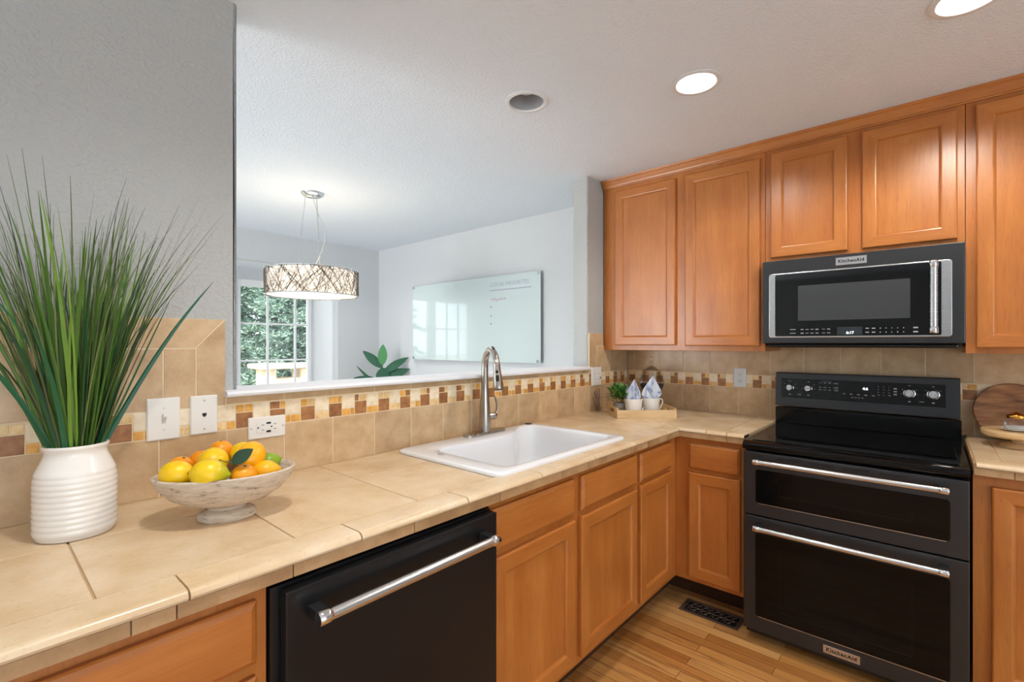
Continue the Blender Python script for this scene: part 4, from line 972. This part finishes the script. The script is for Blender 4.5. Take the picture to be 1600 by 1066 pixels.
# ------------------------------------------------------------------ white pot of ornamental grass
gx, gy = 0.158, 1.462
gp = thing('potted_grass', 'tall ornamental grass in a ribbed white pot, left end of worktop', 'plant', (gx, gy, 0.925))
prof = [(0.060, 0.0), (0.068, 0.002), (0.0705, 0.008)]
for k in range(11):
    z = 0.012+k*0.0125; prof += [(0.0721, z), (0.0732, z+0.0035), (0.0733, z+0.0075), (0.0722, z+0.0112)]
for i, (r, z) in enumerate(prof):
    if z > 0.118: prof[i] = (r-((z-0.118)/0.035)**1.6*0.0052, z)
prof += [(0.0625, 0.162), (0.0575, 0.174), (0.0548, 0.182), (0.0545, 0.190), (0.0575, 0.196), (0.0590, 0.200), (0.0575, 0.2035), (0.0530, 0.2035), (0.0515, 0.198), (0.0515, 0.19), (0.0, 0.188)]
bm = NB(); lathe(bm, prof, (gx, gy, 0.925), 56); obj('pot', bm, CERAMIC, gp, smooth=50)
rr = random.Random(31)
def grass(n, wmin, wmax, hmin, hmax, lean, curve, seed, bm):
    rr = random.Random(seed)
    for _ in range(n):
        a = rr.uniform(0, 2*PI); r0 = 0.047*math.sqrt(rr.random()); d = Vector((math.cos(a), math.sin(a), 0))
        p0 = Vector((gx, gy, 1.112))+d*r0; H = rr.uniform(hmin, hmax); ln = lean*rr.uniform(0.15, 1.0)*(0.35+r0/0.047*0.65); cv = curve*rr.uniform(0, 1)**2
        tw = rr.uniform(0, PI); W = rr.uniform(wmin, wmax); prev = None; ns = 9
        sd = Vector((math.cos(a+PI/2+tw*0.4), math.sin(a+PI/2+tw*0.4), 0))
        lat = Vector((-d.y, d.x, 0))*rr.uniform(-0.12, 0.12)
        pts = []
        for i in range(ns+1):
            s = i/ns; p = p0+Vector((0, 0, H*(s-0.30*cv*s*s*s)))+d*(ln*H*s+cv*H*0.9*s**3)+lat*H*s*s
            if p.y > 1.600: p.y = 1.600+0.004*math.tanh((p.y-1.600)*6)
            pts.append(p)
        for i, p in enumerate(pts):
            s = i/ns; w = W*(0.7+0.6*s)*(1-s)**0.7+0.0004 if s < 1 else 0.0003
            row = [bm.verts.new(p-sd*w), bm.verts.new(p+Vector((0, 0, 0))-d*w*0.35), bm.verts.new(p+sd*w)]
            if prev:
                bm.faces.new((prev[0], prev[1], row[1], row[0])); bm.faces.new((prev[1], prev[2], row[2], row[1]))
            prev = row
def grassmat(name, stops):
    m, t, b = nt(name); geo = N(t, 'ShaderNodeNewGeometry'); c = ramp(t, geo.outputs['Random Per Island'], stops)
    t.links.new(c, b.inputs['Base Color']); setp(b, rough=0.38); return m
G1 = grassmat('grass_green', ((0.0, lin(38, 66, 24)), (0.35, lin(62, 98, 34)), (0.7, lin(96, 136, 50)), (1.0, lin(134, 168, 70))))
G2 = grassmat('grass_thin', ((0.0, lin(58, 62, 42)), (0.5, lin(92, 108, 62)), (1.0, lin(112, 130, 76))))
G3 = grassmat('grass_deep', ((0.0, lin(14, 66, 46)), (1.0, lin(36, 106, 62))))
bm = NB(); grass(135, 0.0028, 0.0058, 0.32, 0.55, 0.38, 0.14, 1, bm); obj('grass_blades', bm, G1, gp, recalc=False)
bm = NB(); grass(130, 0.0010, 0.0018, 0.40, 0.63, 0.46, 0.22, 2, bm); obj('fine_stems', bm, G2, gp, recalc=False)
bm = NB(); grass(24, 0.0050, 0.0085, 0.26, 0.44, 0.48, 0.42, 3, bm); obj('broad_leaves', bm, G3, gp, recalc=False)
bm = NB(); lathe(bm, [(0.0, 0.1905), (0.050, 0.1905), (0.050, 0.187), (0, 0.187)], (gx, gy, 0.925), 32); obj('soil', bm, plain('dark_moss', lin(28, 34, 22), rough=0.95), gp)

# ------------------------------------------------------------------ oval bowl with citrus
bxc, byc = 0.420, 1.312; BA = math.radians(-24)
def bmat():
    m, t, b = nt('limed_wood'); v = coords(t, (16, 16, 70), rnd=False); n1 = noise_t(t, v, 1.6, 6, 0.75, 0.3)
    c = ramp(t, n1, ((0.36, lin(128, 102, 82)), (0.42, lin(196, 178, 156)), (0.60, lin(216, 199, 178)))); t.links.new(c, b.inputs['Base Color']); setp(b, rough=0.7); bump(t, b, n1, 0.3, 0.002); return m
LIMED = bmat()
fb = thing('pedestal_bowl', 'oval whitewashed wooden pedestal bowl full of citrus on the worktop', 'bowl', (bxc, byc, 0.925), rot=BA)
def oval(bm, prof, sy, seg=48): lathe(bm, prof, (0, 0, 0), seg, sx=1.0, sy=sy)
bm = NB(); oval(bm, [(0.060, 0.0), (0.063, 0.003), (0.063, 0.014), (0.058, 0.020), (0.042, 0.026), (0.040, 0.032)], 0.78); obj('foot', bm, LIMED, fb, smooth=40, local=True)
bm = NB(); oval(bm, [(0.0, 0.032), (0.045, 0.033), (0.088, 0.044), (0.120, 0.063), (0.142, 0.087), (0.153, 0.108), (0.1545, 0.115), (0.150, 0.118), (0.144, 0.114), (0.132, 0.095), (0.108, 0.071), (0.075, 0.055), (0.04, 0.047), (0.0, 0.046)], 0.70); obj('bowl', bm, LIMED, fb, smooth=50, local=True)
def fruitmat(name, c0, c1, tip=None):
    m, t, b = nt(name); v = coords(t, (1, 1, 1)); n1 = noise_t(t, v, 22, 3, 0.5); n2 = noise_t(t, v, 420, 2, 0.5)
    c = ramp(t, n1, ((0.3, c0), (0.7, c1)))
    if tip is not None:
        sp = N(t, 'ShaderNodeSeparateXYZ'); tc = N(t, 'ShaderNodeTexCoord'); t.links.new(tc.outputs['Object'], sp.inputs[0])
        mr = N(t, 'ShaderNodeMapRange'); mr.inputs[1].default_value = 0.012; mr.inputs[2].default_value = 0.045; t.links.new(sp.outputs[2], mr.inputs[0])
        c = mixc(t, mr.outputs[0], c, tip)
    t.links.new(c, b.inputs['Base Color']); setp(b, rough=0.36, sss=0.08); b.inputs['Subsurface Radius'].default_value = (0.01, 0.006, 0.002); bump(t, b, n2, 0.2, 0.0008); return m
LEM = fruitmat('lemon_peel', lin(238, 190, 8), lin(250, 208, 20)); LEMG = fruitmat('lemon_peel_greenish', lin(232, 190, 10), lin(244, 206, 24), lin(150, 168, 30))
ORA = fruitmat('orange_peel', lin(236, 140, 6), lin(246, 160, 14)); MEY = fruitmat('meyer_lemon_peel', lin(244, 170, 6), lin(252, 188, 16)); LIM = fruitmat('lime_peel', lin(120, 160, 30), lin(168, 186, 40))
STEMM = plain('stem_end', lin(86, 92, 40), rough=0.8)
def pix(px, py, depth):
    u = (px-800)/744.5; v = (py-537)/744.5; f = Vector((math.cos(YAW), math.sin(YAW), 0)); r = Vector((math.sin(YAW), -math.cos(YAW), 0))
    return (f+r*u)*depth+Vector((0, 0, CZ-v*depth))
def fruit(kind, name, label, cat, c, r, axis, mat):
    o = thing(name, label, cat, c, 'citrus fruits in the pedestal bowl')
    o.rotation_euler = Vector(axis).to_track_quat('Z', 'Y').to_euler()
    if kind == 'lemon':
        prof = []; n = 16
        for i in range(n+1):
            a = -PI/2+PI*i/n; prof.append((r*math.cos(a), r*1.14*math.sin(a)))
        prof = [(max(0, p), z) for p, z in prof]; prof[-1] = (0, r*1.36); prof[-2] = (r*0.13, r*1.31); prof[-3] = (r*0.25, r*1.17); prof.insert(-3, (r*0.46, r*1.06)); prof[0] = (0, -r*1.22); prof[1] = (r*0.17, -r*1.18)
    else:
        prof = [(r*math.cos(-PI/2+PI*i/16), r*0.95*math.sin(-PI/2+PI*i/16)) for i in range(17)]; prof[0] = (0, -0.95*r); prof[-1] = (0, r*0.90); prof[-2] = (prof[-2][0], r*0.925)
    bm = NB(); lathe(bm, prof, (0, 0, 0), 28, cap=False); obj('peel', bm, mat, o, smooth=60, local=True)
    bm = NB(); z = -r*1.22 if kind == 'lemon' else r*0.90
    lathe(bm, [(0, z-0.0012), (0.0035, z-0.0008), (0.0035, z+0.0012), (0, z+0.0016)], (0, 0, 0), 10); obj('stem_end', bm, STEMM, o, local=True)
    return o
FR = [('orange', 'orange', 'orange at the left end of the bowl behind the front lemon', 'orange', (262, 738), 1.20, 0.031, (0.2, -0.3, 1), ORA),
      ('lemon', 'lemon', 'leftmost yellow lemon at the front rim of the bowl', 'lemon', (276, 742), 1.135, 0.034, (0.7, -0.6, -0.1), LEM),
      ('orange', 'orange', 'orange behind the left lemons, half hidden', 'orange', (308, 722), 1.235, 0.031, (0, 0.2, 1), ORA),
      ('lemon', 'lemon', 'lemon with a green tip lying at the front of the bowl', 'lemon', (326, 741), 1.125, 0.036, (0.86, -0.5, -0.12), LEMG),
      ('lemon', 'lemon', 'lemon in the middle of the heap, resting on the green-tipped one', 'lemon', (333, 722), 1.195, 0.036, (0.4, 0.8, 0.3), LEM),
      ('orange', 'orange', 'orange at the very back top of the heap', 'orange', (349, 703), 1.29, 0.030, (0, 0, 1), ORA),
      ('lemon', 'lemon', 'lemon at the back, tucked behind the large top-right lemon', 'lemon', (372, 708), 1.285, 0.031, (0.6, 0.7, 0.4), LEM),
      ('lemon', 'lemon', 'large orange-yellow lemon on top at the right of the heap', 'lemon', (393, 713), 1.235, 0.036, (0.5, 0.7, 0.5), MEY),
      ('lemon', 'lime', 'green lime at the right end of the bowl', 'lime', (424, 722), 1.30, 0.026, (0.8, -0.2, 0.2), LIM),
      ('orange', 'orange', 'orange at the front right of the bowl below the leaf', 'orange', (381, 744), 1.165, 0.0305, (0, -0.3, 1), ORA),
      ('lemon', 'lemon', 'orange-yellow lemon at the right front rim of the bowl', 'lemon', (413, 737), 1.225, 0.031, (0.8, -0.5, 0.15), MEY)]
POS = [pix(p[0], p[1], dp-0.022) for (k, n, lb, ct_, p, dp, r, ax, m) in FR]; RAD = [f[6]*(0.98 if f[0] == 'lemon' else 0.92) for f in FR]
ca, sa = math.cos(BA), math.sin(BA)
for it in range(120):
    for i in range(len(POS)):
        for k in range(i):
            d = POS[i]-POS[k]; gap = (RAD[i]+RAD[k])*0.86-d.length
            if gap > 0: d.normalize(); POS[i] += d*gap*0.5; POS[k] -= d*gap*0.5
    for i, P in enumerate(POS):             # stay inside the bowl
        ox, oy = P.x-bxc, P.y-byc; u, v = ox*ca+oy*sa, -ox*sa+oy*ca
        e = math.hypot(u/0.150, v/0.105); floor_z = 0.925+0.046+0.060*min(e, 1.0)**2+RAD[i]*0.9
        if P.z < floor_z: P.z += (floor_z-P.z)*0.5
        em = 1.0-RAD[i]/0.13
        if e > em: P.x -= ox*(e-em)*0.3; P.y -= oy*(e-em)*0.3
for (k, n, lb, ct_, p, dp, r, ax, m), P in zip(FR, POS): fruit(k, n, lb, ct_, P, r*0.94, ax, m)
lp = pix(363, 724, 1.118)
lf = thing('citrus_leaf', 'dark green citrus leaf with stalk lying on the fruit', 'leaf', lp)
bm = NB(); leaf_bm(bm, lp, (0.25, -0.15, 0.22), (-0.70, -0.66, 0.25), 0.052, 0.0185, 0.12, 8, 0.1); obj('blade', bm, leafmat('citrus_leaf_green', lin(30, 62, 34), lin(34, 68, 38), 0.4), lf, smooth=True, recalc=False)
bm = NB(); tube(bm, [lp, lp+Vector((-0.012, 0.014, 0.004)), lp+Vector((-0.022, 0.020, 0.009))], 0.0012, 6); obj('stalk', bm, STEMM, lf)

# ------------------------------------------------------------------ tray corner
A = Vector((2.442, 1.350, 0.925)); da = Vector((0.685, -0.728, 0)).normalized(); db = Vector((0.728, 0.685, 0)).normalized()
ang = math.atan2(da.y, da.x); TL, TW = 0.345, 0.245
def tp(a, b, z=0): return A+da*a+db*b+Vector((0, 0, z))
PINE = wood('pale_pine', lin(206, 166, 112), lin(226, 190, 138), lin(236, 206, 158), (3, 3, 30), 0.5)
tr = thing('wooden_tray', 'pale pine tray with handle holes in the corner of the worktop', 'tray', tuple(A), rot=ang)
bm = NB(); box(bm, 0.006, TL-0.006, 0.006, TW-0.006, 0.0, 0.007); obj('tray_base', bm, PINE, tr, local=True)
for y in (0, TW-0.009):
    bm = NB(); box(bm, 0, TL, y, y+0.009, 0, 0.048, 0.001); obj('long_side', bm, PINE, tr, local=True)
for x in (0, TL-0.009):
    bm = NB(); c0, c1 = TW/2-0.042, TW/2+0.042
    box(bm, x, x+0.009, 0.0095, c0, 0, 0.058); box(bm, x, x+0.009, c1, TW-0.0095, 0, 0.058); box(bm, x, x+0.009, c0, c1, 0, 0.024); box(bm, x, x+0.009, c0, c1, 0.044, 0.058)
    obj('handle_side', bm, PINE, tr, local=True)
# small leafy plant
pc = tp(0.046, 0.125, 0.0075); sp_ = thing('potted_herb', 'small leafy green plant in a grey pot on the tray', 'plant', tuple(pc))
bm = NB(); lathe(bm, [(0.026, 0), (0.030, 0.002), (0.0365, 0.066), (0.0365, 0.070), (0.033, 0.070), (0.031, 0.062), (0, 0.062)], tuple(pc), 28); obj('pot', bm, tile_mat('grey_cement', lin(130, 122, 114), lin(158, 150, 142), lin(174, 166, 158), 0.02, 0.8, 30), sp_, smooth=40)
bm = NB(); rr = random.Random(17)
for k in range(230):
    a = rr.uniform(0, 2*PI); e = rr.uniform(0.05, 1.35); r = rr.uniform(0.35, 1.0); d = Vector((math.cos(a)*math.cos(e), math.sin(a)*math.cos(e), math.sin(e)))
    p = pc+Vector((0, 0, 0.078))+Vector((d.x*0.088, d.y*0.088, d.z*0.098))*r
    p.y = min(p.y, 1.585); leaf_bm(bm, p, d+Vector((rr.uniform(-.6, .6), rr.uniform(-.6, .6), rr.uniform(-.3, .5))), (0, 0, 1), rr.uniform(0.020, 0.034), rr.uniform(0.008, 0.013), 0.2, 4)
obj('foliage', bm, leafmat('herb_leaf', lin(40, 92, 30), lin(110, 160, 66), 0.4), sp_, smooth=True, recalc=False)
bm = NB()
for k in range(9):
    a = k*0.7; tube(bm, [tuple(pc+Vector((0.012*math.cos(a), 0.012*math.sin(a), 0.06))), tuple(pc+Vector((0.035*math.cos(a), 0.035*math.sin(a), 0.125)))], 0.0012, 5)
obj('stems', bm, plain('green_stem', lin(84, 104, 52), rough=0.7), sp_)
MUGM = plain('white_mug_glaze', lin(242, 236, 226), rough=0.2, coat=0.3)
NAP = None
def napmat():
    m, t, b = nt('blue_white_linen'); v = coords(t, (1, 1, 1)); n1 = noise_t(t, v, 26, 3, 0.6); n2 = noise_t(t, v, 700, 2, 0.5)
    c = ramp(t, n1, ((0.36, lin(120, 138, 182)), (0.50, lin(206, 212, 226)), (0.7, lin(226, 229, 236)))); t.links.new(c, b.inputs['Base Color']); setp(b, rough=0.9); bump(t, b, n2, 0.3, 0.0006); return m
NAP = napmat()
def mug(label, nlabel, a, b, hang, tall, seed):
    c = tp(a, b, 0.0075); o = thing('mug', label, 'mug', tuple(c), 'white mugs on the tray')
    bm = NB(); lathe(bm, [(0.036, 0), (0.040, 0.0015), (0.046, 0.040), (0.053, 0.098), (0.053, 0.101), (0.050, 0.101), (0.046, 0.06), (0.039, 0.008), (0, 0.006)], tuple(c), 36); obj('cup', bm, MUGM, o, smooth=40)
    h = Vector((math.cos(hang), math.sin(hang), 0)); z = Vector((0, 0, 1))
    bm = NB(); tube(bm, bez(c+h*0.0515+z*0.088, c+h*0.100+z*0.104, c+h*0.104+z*0.055, c+h*0.0435+z*0.016, 14), 0.0048, 10, flat=0.75); obj('handle', bm, MUGM, o, smooth=40)
    rr = random.Random(seed); nb = c+z*0.012
    n = thing('napkin', nlabel, 'napkin', tuple(nb), 'folded napkins standing in the mugs')
    toward = Vector((-0.75, -0.66, 0)); sidev = Vector((0.66, -0.75, 0))
    for k, (off, tip, wd, lean) in enumerate(tall):
        bm = NB(); base = nb+toward*off; rows = []
        for i in range(9):
            s = i/8; w = wd*(0.40+0.9*s if s < 0.55 else (0.40+0.9*0.55)*(1-(s-0.55)/0.45)**0.9+0.002); row = []
            for jn in range(9):
                tt = jn/4-1; fold = 0.006*math.sin(tt*5+k*2+s*2)+0.004*math.cos(tt*9)
                lim = 0.037 if s < 0.5 else 1
                x = max(-lim, min(lim, w*tt)); row.append(base+sidev*(x+lean*s*s)+toward*fold+z*(tip*s))
            rows.append(row)
        fr = [[bm.verts.new(p) for p in r] for r in rows]; bk = [[bm.verts.new(p-toward*0.003) for p in r] for r in rows]
        for g_ in (fr, bk):
            for i in range(8):
                for jn in range(8): bm.faces.new((g_[i][jn], g_[i][jn+1], g_[i+1][jn+1], g_[i+1][jn]))
        for i in range(8):
            bm.faces.new((fr[i][0], fr[i+1][0], bk[i+1][0], bk[i][0])); bm.faces.new((fr[i][8], fr[i+1][8], bk[i+1][8], bk[i][8]))
        for jn in range(8): bm.faces.new((fr[8][jn], fr[8][jn+1], bk[8][jn+1], bk[8][jn]))
        obj('cloth_fold', bm, NAP, n, smooth=60)
mug('white mug on the tray next to the small leafy plant', 'blue and white napkin with two points in the mug beside the plant', 0.112, 0.066, -0.45, ((0.016, 0.150, 0.050, -0.010), (-0.004, 0.200, 0.050, 0.010), (-0.022, 0.165, 0.040, -0.03)), 1)
mug('white mug on the tray in front of the glass jar', 'broad blue and white napkin in the mug in front of the jar', 0.226, 0.100, -0.45, ((0.010, 0.218, 0.070, 0.012), (0.022, 0.150, 0.044, -0.028)), 2)
# apothecary jar
jx, jy = 2.893, 1.352
aj = thing('apothecary_jar', 'clear footed glass jar with pointed lid and dark contents, behind the tray', 'jar', (jx, jy, 0.925))
bm = NB(); lathe(bm, [(0.045, 0.0), (0.045, 0.004), (0.020, 0.010), (0.010, 0.022), (0.012, 0.040), (0.018, 0.052), (0.040, 0.085), (0.066, 0.135), (0.078, 0.172), (0.078, 0.188), (0.070, 0.214), (0.056, 0.236), (0.056, 0.246)], (jx, jy, 0.925), 40, cap=False); obj('jar_body', bm, JARGLASS, aj, smooth=50)
bm = NB(); lathe(bm, [(0, 0.056), (0.017, 0.058), (0.038, 0.088), (0.063, 0.136), (0.073, 0.166), (0.068, 0.174), (0.03, 0.178), (0, 0.178)], (jx, jy, 0.925), 32); obj('contents', bm, tile_mat('dark_beans', lin(34, 26, 22), lin(52, 42, 36), lin(74, 62, 54), 0.02, 0.5, 90), aj, smooth=50)
bm = NB(); lathe(bm, [(0.060, 0.247), (0.060, 0.252), (0.050, 0.262), (0.024, 0.278), (0.010, 0.286), (0.008, 0.292), (0.016, 0.300), (0.016, 0.306), (0.008, 0.312), (0.010, 0.318), (0.014, 0.330), (0.011, 0.342), (0, 0.348)], (jx, jy, 0.925), 32, cap=False); obj('lid', bm, JARGLASS, aj, smooth=50)
# dried sprigs
sg = thing('dried_sprig', 'bunch of dried purplish sprigs leaning on the tile left of the tray', 'dried flowers', (2.635, 1.596, 0.925))
bm = NB(); rr = random.Random(12); bud = NB()
for k in range(12):
    p = Vector((2.60+rr.uniform(0, 0.06), 1.588+rr.uniform(-0.01, 0.006), 0.9265)); q = p+Vector((rr.uniform(-0.05, 0.05), rr.uniform(0.0, 0.015), rr.uniform(0.08, 0.14))); q.y = min(q.y, 1.610)
    tube(bm, [p, p.lerp(q, 0.5)+Vector((rr.uniform(-.006, .006), 0, 0)), q], 0.0009, 5)
    for s in (0.6, 0.7, 0.8, 0.9, 1.0):
        c = p.lerp(q, s)+Vector((rr.uniform(-.004, .004), -0.002, 0)); lathe(bud, [(0, -0.004), (0.0026, 0), (0, 0.005)], tuple(c), 6)
obj('stems', bm, plain('dry_stem', lin(120, 100, 74), rough=0.9), sg); obj('buds', bud, plain('dry_bud', lin(134, 104, 116), rough=0.9), sg)

# ------------------------------------------------------------------ right of the range: board, stand, jar
BRD = wood('dark_acacia', lin(112, 68, 34), lin(166, 110, 62), lin(204, 150, 96), (9, 9, 38), 0.5, 0.8)
M = Matrix.Translation((3.034, -0.268, 0.926)) @ Matrix.Rotation(math.radians(10), 4, 'Y')
bm = NB(); P = [(0.1265*math.cos(2*PI*i/64), 0.1265+0.1265*math.sin(2*PI*i/64)) for i in range(64)]; P2 = [(0.1235*math.cos(2*PI*i/64), 0.1265+0.1235*math.sin(2*PI*i/64)) for i in range(64)]
loft(bm, [[(0.007, y, z) for y, z in P2], [(0.004, y, z) for y, z in P], [(-0.007, y, z) for y, z in P], [(-0.010, y, z) for y, z in P2]], True, True); xform(bm, M)
solo('round_board', bm, BRD, 'round dark wood board leaning on the tile right of the range', 'board', (3.03, -0.268, 0.926), smooth=40)
cs = thing('cake_stand', 'pale wood pedestal stand on the worktop right of the range', 'stand', (2.86, -0.272, 0.925))
bm = NB(); lathe(bm, [(0.0, 0.043), (0.104, 0.043), (0.115, 0.050), (0.1165, 0.060), (0.1165, 0.068), (0.114, 0.071), (0, 0.071)], (2.86, -0.272, 0.925), 56); obj('plate_top', bm, PINE, cs, smooth=40)
bm = NB(); lathe(bm, [(0.058, 0.0), (0.060, 0.004), (0.052, 0.014), (0.024, 0.022), (0.022, 0.034), (0.036, 0.0425)], (2.86, -0.272, 0.925), 36); obj('foot', bm, PINE, cs, smooth=40)
dz = 0.9965
bm = NB(); lathe(bm, [(0.0, 0), (0.030, 0), (0.034, 0.002), (0.052, 0.008), (0.0525, 0.010), (0.034, 0.0055), (0, 0.005)], (2.835, -0.262, dz), 40)
solo('saucer', bm, CERAMIC, 'small white saucer on the pale wood pedestal stand', 'saucer', (2.835, -0.262, dz), smooth=40)
j = thing('glass_jar', 'small round glass jar with a gold lid on the white saucer', 'jar', (2.835, -0.262, dz+0.0055))
z0 = dz+0.0055
bm = NB(); lathe(bm, [(0.0, 0.0), (0.030, 0.0), (0.037, 0.006), (0.040, 0.020), (0.038, 0.034), (0.030, 0.043), (0.029, 0.046)], (2.835, -0.262, z0), 36, cap=False); obj('jar_body', bm, JARGLASS, j, smooth=50)
GOLD = plain('brushed_gold', lin(214, 160, 72), rough=0.22, metal=1.0)
bm = NB(); lathe(bm, [(0.0305, 0.0465), (0.0315, 0.048), (0.0315, 0.058), (0.029, 0.061), (0.020, 0.067), (0.008, 0.070), (0.005, 0.074), (0, 0.075)], (2.835, -0.262, z0), 32); obj('lid', bm, GOLD, j, smooth=40)
bm = NB(); lathe(bm, [(0.0, 0.0015), (0.029, 0.0015), (0.035, 0.007), (0.037, 0.014), (0.0, 0.016)], (2.835, -0.262, z0), 28); obj('contents', bm, plain('white_salt', lin(236, 234, 230), rough=0.9), j, smooth=50)
